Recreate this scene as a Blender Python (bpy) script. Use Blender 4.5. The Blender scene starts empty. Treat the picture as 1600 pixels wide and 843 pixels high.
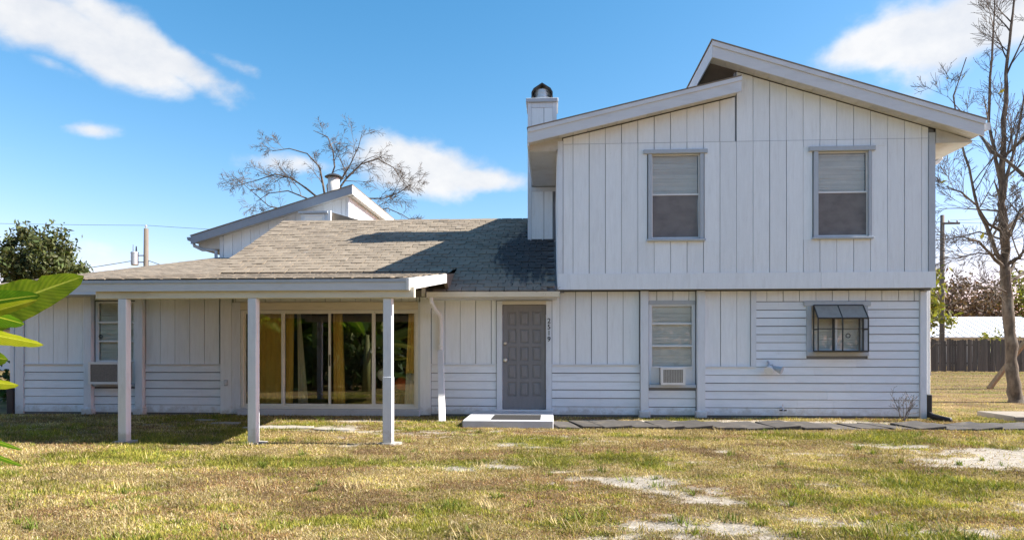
import bpy, bmesh, math, random
import numpy as np
from mathutils import Vector, Matrix

R = math.radians
scene = bpy.context.scene
COL = scene.collection

# ------------------------------------------------------------------ camera
CAM = Vector((0.0, -13.3, 1.31))
YAW = math.atan(62 / 1067.0)
FPX = 1067.0
HOR = 545.0
cd = bpy.data.cameras.new('camera')
cam = bpy.data.objects.new('camera', cd)
COL.objects.link(cam)
cam.location = CAM
cam.rotation_euler = (R(90), 0, YAW)
cd.sensor_width = 36.0
cd.lens = 24.0075
cd.shift_y = (HOR - 421.5) / 1600.0
cd.clip_start = 0.05
cd.clip_end = 3000
scene.camera = cam


def ray(u, v):
    a = (u - 800) / FPX
    return Vector((a * math.cos(YAW) - math.sin(YAW), a * math.sin(YAW) + math.cos(YAW), (HOR - v) / FPX))


def at(u, v, Y):
    """point of the place at depth Y that the photograph shows at (u, v)"""
    r = ray(u, v)
    return CAM + r * ((Y - CAM.y) / r.y)


# ------------------------------------------------------------------ light
SUN_EL, SUN_AZ = R(38.5), R(1.5)          # azimuth counted from +X towards +Y
SUNV = Vector((math.cos(SUN_EL) * math.cos(SUN_AZ), math.cos(SUN_EL) * math.sin(SUN_AZ), math.sin(SUN_EL)))
sd = bpy.data.lights.new('sun', 'SUN')
sd.energy = 4.2
sd.angle = R(0.53)
sd.color = (1.0, 0.93, 0.82)
sun = bpy.data.objects.new('sun', sd)
COL.objects.link(sun)
sun.rotation_euler = SUNV.to_track_quat('Z', 'Y').to_euler()
sun.location = (20, 0, 20)

scene.view_settings.view_transform = 'Standard'
scene.view_settings.look = 'None'
scene.view_settings.gamma = 1.0
scene.view_settings.use_curve_mapping = False
scene.view_settings.exposure = 1.62
scene.render.engine = 'CYCLES'
scene.cycles.use_denoising = True
scene.cycles.max_bounces = 8
scene.cycles.transparent_max_bounces = 16


class NT:
    """tiny helper to write node trees"""
    def __init__(s, tree):
        s.t = tree
        s.n = tree.nodes
        s.l = tree.links
        s.n.clear()

    def add(s, typ, **kw):
        n = s.n.new(typ)
        for k, v in kw.items():
            setattr(n, k, v)
        return n

    def put(s, sock, v):
        if hasattr(v, 'is_linked'):
            s.l.new(v, sock)
        else:
            if isinstance(v, (tuple, list)) and len(v) == 3 and sock.type == 'RGBA':
                v = (*v, 1.0)
            sock.default_value = v

    def math(s, op, a, b=0.0, c=0.0, clamp=False):
        n = s.add('ShaderNodeMath', operation=op, use_clamp=clamp)
        for i, v in enumerate((a, b, c)):
            s.put(n.inputs[i], v)
        return n.outputs[0]

    def mix(s, f, a, b, blend='MIX'):
        n = s.add('ShaderNodeMix', data_type='RGBA', blend_type=blend)
        s.put(n.inputs[0], f)
        s.put(n.inputs[6], a)
        s.put(n.inputs[7], b)
        return n.outputs[2]

    def ramp(s, f, stops):
        n = s.add('ShaderNodeValToRGB')
        s.put(n.inputs[0], f)
        e = n.color_ramp.elements
        while len(e) < len(stops):
            e.new(0.5)
        for i, (p, c) in enumerate(stops):
            e[i].position = p
            e[i].color = (c, c, c, 1) if isinstance(c, (int, float)) else (*c, 1)
        return n.outputs[0]

    def noise(s, vec, scale, detail=4, rough=0.55, dist=0.0):
        n = s.add('ShaderNodeTexNoise')
        s.put(n.inputs['Vector'], vec)
        n.inputs['Scale'].default_value = scale
        n.inputs['Detail'].default_value = detail
        n.inputs['Roughness'].default_value = rough
        n.inputs['Distortion'].default_value = dist
        return n.outputs[0]

    def scalev(s, vec, sc):
        n = s.add('ShaderNodeVectorMath', operation='MULTIPLY')
        s.put(n.inputs[0], vec)
        n.inputs[1].default_value = sc
        return n.outputs[0]

    def pos(s):
        return s.add('ShaderNodeNewGeometry').outputs['Position']

    def mapr(s, v, a, b, c, d, smooth=False):
        n = s.add('ShaderNodeMapRange')
        if smooth:
            n.interpolation_type = 'SMOOTHSTEP'
        s.put(n.inputs[0], v)
        for i, x in enumerate((a, b, c, d)):
            n.inputs[i + 1].default_value = x
        return n.outputs[0]


# ------------------------------------------------------------------ sky
def build_world():
    w = bpy.data.worlds.new('World')
    scene.world = w
    w.use_nodes = True
    k = NT(w.node_tree)
    sky = k.add('ShaderNodeTexSky', sky_type='NISHITA')
    sky.sun_disc = False
    sky.sun_elevation = SUN_EL
    sky.sun_rotation = R(90) - SUN_AZ
    sky.altitude = 0
    sky.air_density = 1.0
    sky.dust_density = 0.4
    sky.ozone_density = 2.2
    d = k.add('ShaderNodeTexCoord').outputs['Generated']
    sep = k.add('ShaderNodeSeparateXYZ')
    k.put(sep.inputs[0], d)
    x, y, z = sep.outputs
    az = k.math('ARCTAN2', x, y)
    hyp = k.math('SQRT', k.math('ADD', k.math('MULTIPLY', x, x), k.math('MULTIPLY', y, y)))
    el = k.math('ARCTAN2', z, hyp)
    comb = k.add('ShaderNodeCombineXYZ')
    k.put(comb.inputs[0], az)
    k.put(comb.inputs[1], k.math('MULTIPLY', el, 1.45))
    n1 = k.noise(comb.outputs[0], 7.5, 9, 0.56, 0.15)
    n2 = k.noise(comb.outputs[0], 3.2, 3, 0.5)
    # clouds of the day: (u, v, half-width, half-height, tilt, weight) as they stand in the sky
    blobs = [(90, 40, 190, 40, 0.10, 1.0), (230, 72, 150, 34, 0.36, 1.0), (205, 106, 110, 24, 0.12, 0.95),
             (345, 92, 70, 15, 0.25, 0.7), (82, 100, 42, 12, 0.25, 0.5),
             (142, 204, 36, 12, -0.12, 0.7), (8, 233, 26, 12, 0.0, 0.5),
             (640, 262, 120, 44, 0.10, 1.1), (740, 280, 110, 22, 0.05, 0.95), (450, 256, 110, 20, 0.0, 0.75),
             (1400, 66, 160, 36, -0.13, 1.05), (1540, 30, 150, 55, -0.2, 1.1), (1370, 100, 70, 18, -0.1, 0.75),
             (180, 392, 70, 22, 0.0, 0.55), (1540, 400, 160, 50, 0.0, 0.62), (1560, 300, 90, 30, 0.1, 0.4)]
    total = None
    for (u, v, a, b, tl, wt) in blobs:
        r = ray(u, v)
        a0 = math.atan2(r.x, r.y)
        e0 = math.atan2(r.z, math.hypot(r.x, r.y))
        sx = 1.0 / (a / FPX * 0.9)
        sy = 1.0 / (b / FPX * 0.85)
        da = k.math('SUBTRACT', az, a0)
        de = k.math('SUBTRACT', el, e0)
        c, s_ = math.cos(-tl), math.sin(-tl)
        p = k.math('MULTIPLY', k.math('ADD', k.math('MULTIPLY', da, c), k.math('MULTIPLY', de, s_)), sx)
        q = k.math('MULTIPLY', k.math('SUBTRACT', k.math('MULTIPLY', de, c), k.math('MULTIPLY', da, s_)), sy)
        rr = k.math('ADD', k.math('MULTIPLY', p, p), k.math('MULTIPLY', q, q))
        g = k.math('MULTIPLY', k.math('EXPONENT', k.math('MULTIPLY', rr, -0.75)), wt)
        total = g if total is None else k.math('MAXIMUM', total, g)
    # the rest of the sky carries the same scattered clouds
    out = k.mapr(k.math('ABSOLUTE', k.math('ADD', az, YAW)), 0.72, 1.0, 0.0, 1.0, True)
    n3 = k.noise(comb.outputs[0], 2.0, 5, 0.55, 0.2)
    far = k.math('MULTIPLY', k.mapr(n3, 0.52, 0.72, 0.0, 1.0), out)
    total = k.math('MAXIMUM', total, far)
    dens = k.math('ADD', total, k.math('MULTIPLY', k.math('SUBTRACT', n1, 0.5), 1.9))
    dens = k.math('ADD', dens, k.math('MULTIPLY', k.math('SUBTRACT', n2, 0.5), 0.5))
    # no cloud where the field itself is nearly nil
    mask = k.mapr(dens, 0.30, 0.86, 0.0, 1.0, True)
    mask = k.math('MULTIPLY', mask, k.mapr(total, 0.06, 0.22, 0.0, 1.0, True))
    up = k.mapr(el, -0.02, 0.05, 0.0, 1.0, True)
    mask = k.math('MULTIPLY', k.math('MULTIPLY', mask, up), 0.93)
    shade = k.ramp(k.noise(comb.outputs[0], 8.0, 6, 0.6), [(0.3, (0.72, 0.76, 0.83)), (0.62, (1.0, 0.99, 0.97))])
    cloud = k.mix(1.0, shade, (4.1, 4.1, 4.15), 'MULTIPLY')
    # the day's clear, deep blue: grade each channel about its horizon value
    sc = k.add('ShaderNodeSeparateColor')
    k.put(sc.inputs[0], sky.outputs[0])
    cc = k.add('ShaderNodeCombineColor')
    for i, (ref, g, o_) in enumerate(((2.3, 1.75, 1.62), (3.7, 1.05, 3.15), (5.2, 0.95, 4.75))):
        k.put(cc.inputs[i], k.math('MULTIPLY', k.math('POWER', k.math('DIVIDE', sc.outputs[i], ref), g), o_))
    col = k.mix(mask, cc.outputs[0], cloud)
    bg = k.add('ShaderNodeBackground')
    k.put(bg.inputs[0], col)
    bg.inputs[1].default_value = 0.080
    o = k.add('ShaderNodeOutputWorld')
    k.l.new(bg.outputs[0], o.inputs[0])


build_world()

# ------------------------------------------------------------------ materials
MATS = {}


def principled(name):
    m = bpy.data.materials.new(name)
    m.use_nodes = True
    k = NT(m.node_tree)
    b = k.add('ShaderNodeBsdfPrincipled')
    o = k.add('ShaderNodeOutputMaterial')
    k.l.new(b.outputs[0], o.inputs[0])
    MATS[name] = m
    return m, k, b


def bump(k, b, h, strength=0.3, dist=0.01):
    n = k.add('ShaderNodeBump')
    n.inputs['Strength'].default_value = strength
    n.inputs['Distance'].default_value = dist
    k.put(n.inputs['Height'], h)
    k.l.new(n.outputs[0], b.inputs['Normal'])


def surf(name, col, rough=0.7, var=0.12, scale=6.0, stretch=(1, 1, 1), rnd=0.0, bmp=0.15, metal=0.0, dirt=None, dirt_amt=0.0, fine=60):
    m, k, b = principled(name)
    p = k.scalev(k.pos(), stretch)
    n = k.noise(p, scale, 5, 0.6)
    f = k.mapr(n, 0.2, 0.8, 1 - var, 1 + var)
    n2 = k.noise(p, fine, 3, 0.6)
    f = k.math('MULTIPLY', f, k.mapr(n2, 0.2, 0.8, 1 - var * 0.6, 1 + var * 0.6))
    if rnd:
        oi = k.add('ShaderNodeObjectInfo')
        f = k.math('MULTIPLY', f, k.mapr(oi.outputs['Random'], 0, 1, 1 - rnd, 1 + rnd))
    c = k.mix(1.0, (*col, 1), f, 'MULTIPLY')
    if dirt:
        nd = k.noise(k.scalev(k.pos(), stretch), scale * 0.6, 6, 0.7)
        c = k.mix(k.mapr(nd, 0.52, 0.75, 0.0, dirt_amt), c, (*dirt, 1))
    if name in ('paint_lap', 'paint_trim', 'paint_vertical'):
        # soil splashed up from the bed, thin runs of grime: ragged, with their own outline
        sp = k.add('ShaderNodeSeparateXYZ')
        k.put(sp.inputs[0], k.pos())
        ns = k.noise(k.pos(), 5.0, 6, 0.7)
        h = k.math('ADD', sp.outputs[2], k.math('MULTIPLY', k.math('SUBTRACT', ns, 0.5), -0.55))
        c = k.mix(k.mapr(h, 0.02, 0.20, 0.55, 0.0, True), c, (0.40, 0.36, 0.29, 1))
        rn = k.noise(k.scalev(k.pos(), (9, 9, 0.45)), 2.2, 5, 0.7)
        c = k.mix(k.mapr(rn, 0.60, 0.78, 0.0, 0.22), c, (0.45, 0.43, 0.38, 1))
        pl = k.noise(k.pos(), 38, 3, 0.6)
        c = k.mix(k.mapr(pl, 0.70, 0.73, 0.0, 0.25), c, (0.42, 0.39, 0.34, 1))
    k.put(b.inputs['Base Color'], c)
    b.inputs['Roughness'].default_value = rough
    b.inputs['Metallic'].default_value = metal
    if bmp:
        bump(k, b, n2, bmp, 0.01)
    return m


# painted siding: long streaks of grain, faint grime
surf('paint_vertical', (0.79, 0.83, 0.86), 0.62, 0.05, 3.0, (6, 6, 0.7), 0.035, 0.25, 0, (0.44, 0.44, 0.43), 0.22, 14)
surf('paint_lap', (0.775, 0.815, 0.86), 0.62, 0.05, 3.0, (0.8, 6, 6), 0.04, 0.25, 0, (0.42, 0.43, 0.44), 0.25, 14)
surf('paint_trim', (0.68, 0.725, 0.775), 0.6, 0.06, 4.0, (4, 4, 0.9), 0.03, 0.2, 0, (0.38, 0.38, 0.38), 0.25)
surf('paint_casing', (0.43, 0.475, 0.525), 0.6, 0.08, 5.0, (3, 3, 1), 0.03, 0.2)
surf('paint_fascia', (0.62, 0.645, 0.675), 0.6, 0.06, 3.0, (0.8, 4, 4), 0.03, 0.2, 0, (0.36, 0.35, 0.34), 0.3)
surf('paint_white', (0.74, 0.745, 0.74), 0.55, 0.05, 5.0, (1, 1, 1), 0.02, 0.1, 0, (0.5, 0.47, 0.42), 0.25)
surf('paint_shaded', (0.25, 0.285, 0.33), 0.6, 0.06, 4.0, (2, 2, 1), 0.03, 0.2)  # rear eave paint, darkened to carry the shade on its front
surf('paint_bounce', (0.72, 0.68, 0.55), 0.65, 0.08, 3.0, (0.7, 4, 4), 0.03, 0.2, 0, (0.36, 0.29, 0.17), 0.45)  # cream tint holds the warm light bounced up from the grass
surf('soffit', (0.54, 0.54, 0.52), 0.7, 0.10, 4.0, (1, 1, 1), 0.08, 0.15, 0, (0.30, 0.24, 0.15), 0.35)
surf('gutter', (0.66, 0.64, 0.57), 0.45, 0.05, 4.0, (0.7, 3, 3), 0.02, 0.08, 0, (0.40, 0.33, 0.22), 0.4)
surf('sheathing', (0.16, 0.155, 0.15), 0.9, 0.15, 5.0)
surf('groove', (0.20, 0.215, 0.24), 0.9, 0.1, 5.0)  # backing darkened to paint in the contact shadow between boards
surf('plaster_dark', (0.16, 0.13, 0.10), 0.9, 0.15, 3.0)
surf('door_grey', (0.215, 0.21, 0.215), 0.5, 0.10, 4.0, (5, 5, 1), 0.02, 0.2)
surf('brass_white', (0.75, 0.72, 0.62), 0.3, 0.03, 10, metal=0.6, bmp=0)
surf('black_metal', (0.045, 0.043, 0.042), 0.5, 0.25, 20, rnd=0.05, bmp=0.1)
surf('black_plastic', (0.02, 0.02, 0.021), 0.6, 0.2, 10, bmp=0.1)
surf('bronze_screen', (0.33, 0.31, 0.275), 0.6, 0.15, 8, bmp=0.1)
surf('aluminium', (0.72, 0.71, 0.66), 0.4, 0.06, 10, metal=0.15, bmp=0.05)
surf('galvanised', (0.55, 0.56, 0.57), 0.4, 0.1, 9, metal=0.55, bmp=0.05)
surf('concrete', (0.35, 0.335, 0.305), 0.9, 0.25, 5.0, bmp=0.35, dirt=(0.32, 0.29, 0.24), dirt_amt=0.6)
surf('pad_concrete', (0.24, 0.21, 0.17), 0.9, 0.2, 5.0, bmp=0.4, dirt=(0.16, 0.13, 0.10), dirt_amt=0.6)
surf('concrete_painted', (0.50, 0.52, 0.55), 0.8, 0.10, 5.0, bmp=0.3, dirt=(0.33, 0.32, 0.30), dirt_amt=0.5)
surf('paver', (0.075, 0.068, 0.062), 0.95, 0.25, 7.0, rnd=0.16, bmp=0.5, dirt=(0.26, 0.22, 0.16), dirt_amt=0.5)
surf('mat_fibre', (0.02, 0.02, 0.021), 0.95, 0.3, 30, bmp=0.5)
surf('blind_white', (0.88, 0.85, 0.79), 0.7, 0.10, 2.5, (1, 1, 2), 0.04, 0.1, 0, (0.42, 0.36, 0.27), 0.5)
surf('blind_upper', (0.88, 0.79, 0.72), 0.7, 0.12, 2.2, (1, 1, 2), 0.04, 0.1, 0, (0.34, 0.30, 0.25), 0.5)
surf('fabric_gold', (0.90, 0.64, 0.18), 0.85, 0.10, 6, (3, 3, 0.6), 0.03, 0.2)
surf('fabric_lining', (0.72, 0.69, 0.60), 0.85, 0.06, 6, (3, 3, 0.6), 0.03, 0.2)
surf('orange_cloth', (0.62, 0.13, 0.03), 0.8, 0.08, 10, bmp=0.1)
surf('white_globe', (0.80, 0.80, 0.78), 0.4, 0.02, 10, bmp=0.0)
surf('wood_dark', (0.11, 0.085, 0.065), 0.85, 0.3, 5, (4, 4, 0.5), 0.25, 0.5)
surf('fence_wood', (0.115, 0.095, 0.078), 0.9, 0.3, 4, (5, 5, 0.5), 0.32, 0.5)
surf('pole_wood', (0.165, 0.14, 0.115), 0.9, 0.25, 5, (6, 6, 0.4), 0.0, 0.5)
surf('brace_wood', (0.30, 0.19, 0.10), 0.85, 0.25, 5, (3, 3, 1), 0.1, 0.4)
surf('ac_plastic', (0.74, 0.735, 0.71), 0.5, 0.05, 8, bmp=0.05)
surf('ac_grille', (0.24, 0.225, 0.205), 0.7, 0.2, 30, bmp=0.3)
surf('metal_roof_white', (0.78, 0.78, 0.78), 0.5, 0.05, 3, (1, 1, 1), 0, 0.1, 0, (0.5, 0.48, 0.45), 0.4)
surf('stucco', (0.60, 0.57, 0.50), 0.9, 0.08, 3)
surf('wire', (0.05, 0.05, 0.05), 0.6, 0.1, 5, bmp=0)


def m_bark(name, col, col2):
    m, k, b = principled(name)
    p = k.pos()
    n = k.noise(k.scalev(p, (1, 1, 0.35)), 9, 6, 0.65)
    n2 = k.noise(p, 2.2, 4, 0.6)
    c = k.mix(k.mapr(n, 0.3, 0.7, 0, 1), (*col, 1), (*col2, 1))
    c = k.mix(k.mapr(n2, 0.52, 0.72, 0, 0.5), c, (0.24, 0.215, 0.175, 1))
    k.put(b.inputs['Base Color'], c)
    b.inputs['Roughness'].default_value = 0.95
    bump(k, b, n, 0.8, 0.02)


m_bark('bark', (0.035, 0.026, 0.020), (0.15, 0.115, 0.085))
m_bark('bark_dark', (0.05, 0.042, 0.036), (0.13, 0.11, 0.095))
m_bark('bark_grey', (0.14, 0.12, 0.10), (0.24, 0.21, 0.18))


def m_leaf(name, base, rough=0.5, trans=0.35, spec=0.5):
    """leaf faces: colour comes from each leaf's own tint attribute, thin and translucent"""
    m = bpy.data.materials.new(name)
    m.use_nodes = True
    MATS[name] = m
    k = NT(m.node_tree)
    at_ = k.add('ShaderNodeAttribute', attribute_name='tint')
    c = k.mix(1.0, (*base, 1), at_.outputs['Color'], 'MULTIPLY')
    b = k.add('ShaderNodeBsdfPrincipled')
    k.put(b.inputs['Base Color'], c)
    b.inputs['Roughness'].default_value = rough
    b.inputs['Specular IOR Level'].default_value = spec
    t = k.add('ShaderNodeBsdfTranslucent')
    k.put(t.inputs[0], k.mix(1.0, c, (1.25, 1.3, 0.6, 1), 'MULTIPLY'))
    mx = k.add('ShaderNodeMixShader')
    mx.inputs[0].default_value = trans
    k.l.new(b.outputs[0], mx.inputs[1])
    k.l.new(t.outputs[0], mx.inputs[2])
    o = k.add('ShaderNodeOutputMaterial')
    k.l.new(mx.outputs[0], o.inputs[0])


m_leaf('leaf_evergreen', (0.070, 0.085, 0.028), 0.55, 0.2, 0.3)
m_leaf('leaf_hedge', (0.045, 0.085, 0.020), 0.45, 0.25)
m_leaf('leaf_yellow', (0.20, 0.20, 0.035), 0.6, 0.35)
m_leaf('leaf_brown', (0.12, 0.075, 0.050), 0.7, 0.25)
m_leaf('grass_blade', (1.0, 1.0, 1.0), 0.75, 0.25, 0.2)


def m_banana():
    m = bpy.data.materials.new('banana_leaf')
    m.use_nodes = True
    MATS['banana_leaf'] = m
    k = NT(m.node_tree)
    uv = k.add('ShaderNodeAttribute', attribute_name='leaf_uv')
    sp = k.add('ShaderNodeSeparateXYZ')
    k.put(sp.inputs[0], uv.outputs['Vector'])
    u, v, yel = sp.outputs
    w = k.math('SINE', k.math('MULTIPLY', k.math('ADD', u, k.math('MULTIPLY', k.math('ABSOLUTE', v), -0.12)), 190.0))
    n = k.noise(k.pos(), 7, 4, 0.6)
    base = k.mix(k.mapr(n, 0.3, 0.7, 0, 1), (0.045, 0.13, 0.018, 1), (0.085, 0.19, 0.025, 1))
    yl = k.mix(k.mapr(n, 0.3, 0.7, 0, 1), (0.20, 0.26, 0.030, 1), (0.33, 0.34, 0.06, 1))
    c = k.mix(yel, base, yl)
    c = k.mix(k.mapr(w, -1, 1, 0.0, 0.35), c, (0.03, 0.08, 0.012, 1))
    edge = k.math('ADD', k.math('ABSOLUTE', v), k.math('MULTIPLY', k.math('SUBTRACT', k.noise(k.pos(), 16, 4, 0.7), 0.5), 0.35))
    c = k.mix(k.mapr(edge, 0.97, 1.06, 0, 0.85), c, (0.17, 0.10, 0.04, 1))
    rib = k.mapr(k.math('ABSOLUTE', v), 0.03, 0.07, 1, 0)
    c = k.mix(rib, c, (0.42, 0.46, 0.16, 1))
    b = k.add('ShaderNodeBsdfPrincipled')
    k.put(b.inputs['Base Color'], c)
    b.inputs['Roughness'].default_value = 0.38
    bump(k, b, w, 0.6, 0.006)
    t = k.add('ShaderNodeBsdfTranslucent')
    k.put(t.inputs[0], k.mix(1.0, c, (1.7, 1.6, 0.5, 1), 'MULTIPLY'))
    mx = k.add('ShaderNodeMixShader')
    mx.inputs[0].default_value = 0.5
    k.l.new(b.outputs[0], mx.inputs[1])
    k.l.new(t.outputs[0], mx.inputs[2])
    o = k.add('ShaderNodeOutputMaterial')
    k.l.new(mx.outputs[0], o.inputs[0])


m_banana()
surf('banana_stalk', (0.22, 0.24, 0.08), 0.6, 0.2, 6, (3, 3, 0.5), 0.05, 0.2, 0, (0.16, 0.10, 0.05), 0.6)


def m_glass(name, refl, tint=(0.985, 0.99, 0.985)):
    m = bpy.data.materials.new(name)
    m.use_nodes = True
    MATS[name] = m
    k = NT(m.node_tree)
    fr = k.add('ShaderNodeFresnel')
    fr.inputs[0].default_value = 1.5
    f = k.math('MULTIPLY', fr.outputs[0], refl, clamp=True)
    g = k.add('ShaderNodeBsdfGlossy')
    g.inputs['Roughness'].default_value = 0.004
    g.inputs[0].default_value = (1, 1, 1, 1)
    n = k.add('ShaderNodeBump')
    n.inputs['Strength'].default_value = 0.02
    n.inputs['Distance'].default_value = 0.02
    k.put(n.inputs['Height'], k.noise(k.pos(), 1.6, 2))
    k.l.new(n.outputs[0], g.inputs['Normal'])
    t = k.add('ShaderNodeBsdfTransparent')
    t.inputs[0].default_value = (*tint, 1)
    mx = k.add('ShaderNodeMixShader')
    k.put(mx.inputs[0], f)
    k.l.new(t.outputs[0], mx.inputs[1])
    k.l.new(g.outputs[0], mx.inputs[2])
    o = k.add('ShaderNodeOutputMaterial')
    k.l.new(mx.outputs[0], o.inputs[0])


m_glass('glass', 0.7)
m_glass('glass_door', 1.9, (0.995, 0.995, 0.99))


def m_screen():
    m = bpy.data.materials.new('insect_screen')
    m.use_nodes = True
    MATS['insect_screen'] = m
    k = NT(m.node_tree)
    n = k.noise(k.scalev(k.pos(), (1, 1, 1.6)), 3.5, 5, 0.65)
    d = k.add('ShaderNodeBsdfDiffuse')
    k.put(d.inputs[0], k.mix(k.mapr(n, 0.35, 0.7, 0, 1), (0.22, 0.205, 0.205, 1), (0.36, 0.335, 0.33, 1)))
    t = k.add('ShaderNodeBsdfTransparent')
    t.inputs[0].default_value = (0.9, 0.9, 0.9, 1)
    mx = k.add('ShaderNodeMixShader')
    k.put(mx.inputs[0], k.mapr(n, 0.3, 0.7, 0.72, 0.55))
    k.l.new(t.outputs[0], mx.inputs[1])
    k.l.new(d.outputs[0], mx.inputs[2])
    o = k.add('ShaderNodeOutputMaterial')
    k.l.new(mx.outputs[0], o.inputs[0])


m_screen()


def m_shingle():
    m, k, b = principled('shingle')
    p = k.pos()
    oi = k.add('ShaderNodeObjectInfo')
    tn = k.add('ShaderNodeAttribute', attribute_name='tone')
    f = k.math('ADD', tn.outputs['Fac'], k.mapr(oi.outputs['Random'], 0, 1, -0.2, 0.2))
    f = k.mapr(f, -0.6, 0.6, 0.0, 1.0)
    c = k.mix(f, (0.168, 0.134, 0.098, 1), (0.288, 0.238, 0.178, 1))
    gr = k.noise(p, 140, 2, 0.7)
    c = k.mix(1.0, c, k.mapr(gr, 0.25, 0.75, 0.72, 1.28), 'MULTIPLY')
    big = k.noise(p, 1.3, 5, 0.65)
    c = k.mix(1.0, c, k.mapr(big, 0.3, 0.7, 0.82, 1.16), 'MULTIPLY')
    # black algae washed down from the foot of the chimney chase, own ragged outline
    sp = k.add('ShaderNodeSeparateXYZ')
    k.put(sp.inputs[0], p)
    dx = k.math('DIVIDE', k.math('ADD', sp.outputs[0], 0.42), 0.78)
    dy = k.math('DIVIDE', k.math('SUBTRACT', sp.outputs[1], 1.55), 1.7)
    rr = k.math('ADD', k.math('MULTIPLY', dx, dx), k.math('MULTIPLY', dy, dy))
    st = k.noise(k.scalev(p, (4.5, 0.7, 0.7)), 2.0, 6, 0.75)
    msk = k.math('ADD', k.math('SUBTRACT', 1.45, rr), k.math('MULTIPLY', k.math('SUBTRACT', st, 0.5), 3.4))
    c = k.mix(k.mapr(msk, 0.1, 0.9, 0.0, 0.86, True), c, (0.022, 0.026, 0.034, 1))
    lich = k.noise(k.scalev(p, (1.0, 1.0, 1.0)), 3.3, 5, 0.7)
    c = k.mix(k.mapr(lich, 0.62, 0.74, 0.0, 0.35), c, (0.36, 0.36, 0.36, 1))
    k.put(b.inputs['Base Color'], c)
    b.inputs['Roughness'].default_value = 0.92
    bump(k, b, gr, 0.5, 0.004)


m_shingle()


def m_ground():
    m, k, b = principled('lawn_soil')
    a = k.add('ShaderNodeAttribute', attribute_name='soil')
    n = k.noise(k.pos(), 45, 5, 0.7)
    n2 = k.noise(k.pos(), 7, 5, 0.65)
    n3 = k.noise(k.pos(), 0.8, 4, 0.6)
    c = k.mix(1.0, a.outputs['Color'], k.mapr(n, 0.25, 0.75, 0.55, 1.45), 'MULTIPLY')
    c = k.mix(1.0, c, k.mapr(n2, 0.25, 0.75, 0.68, 1.28), 'MULTIPLY')
    c = k.mix(1.0, c, k.mapr(n3, 0.3, 0.7, 0.9, 1.12), 'MULTIPLY')
    k.put(b.inputs['Base Color'], c)
    b.inputs['Roughness'].default_value = 1.0
    b.inputs['Specular IOR Level'].default_value = 0.1
    bump(k, b, n, 0.7, 0.02)


m_ground()
M = MATS

# ------------------------------------------------------------------ mesh helpers
WM = {}        # world matrix of every object made here


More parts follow.
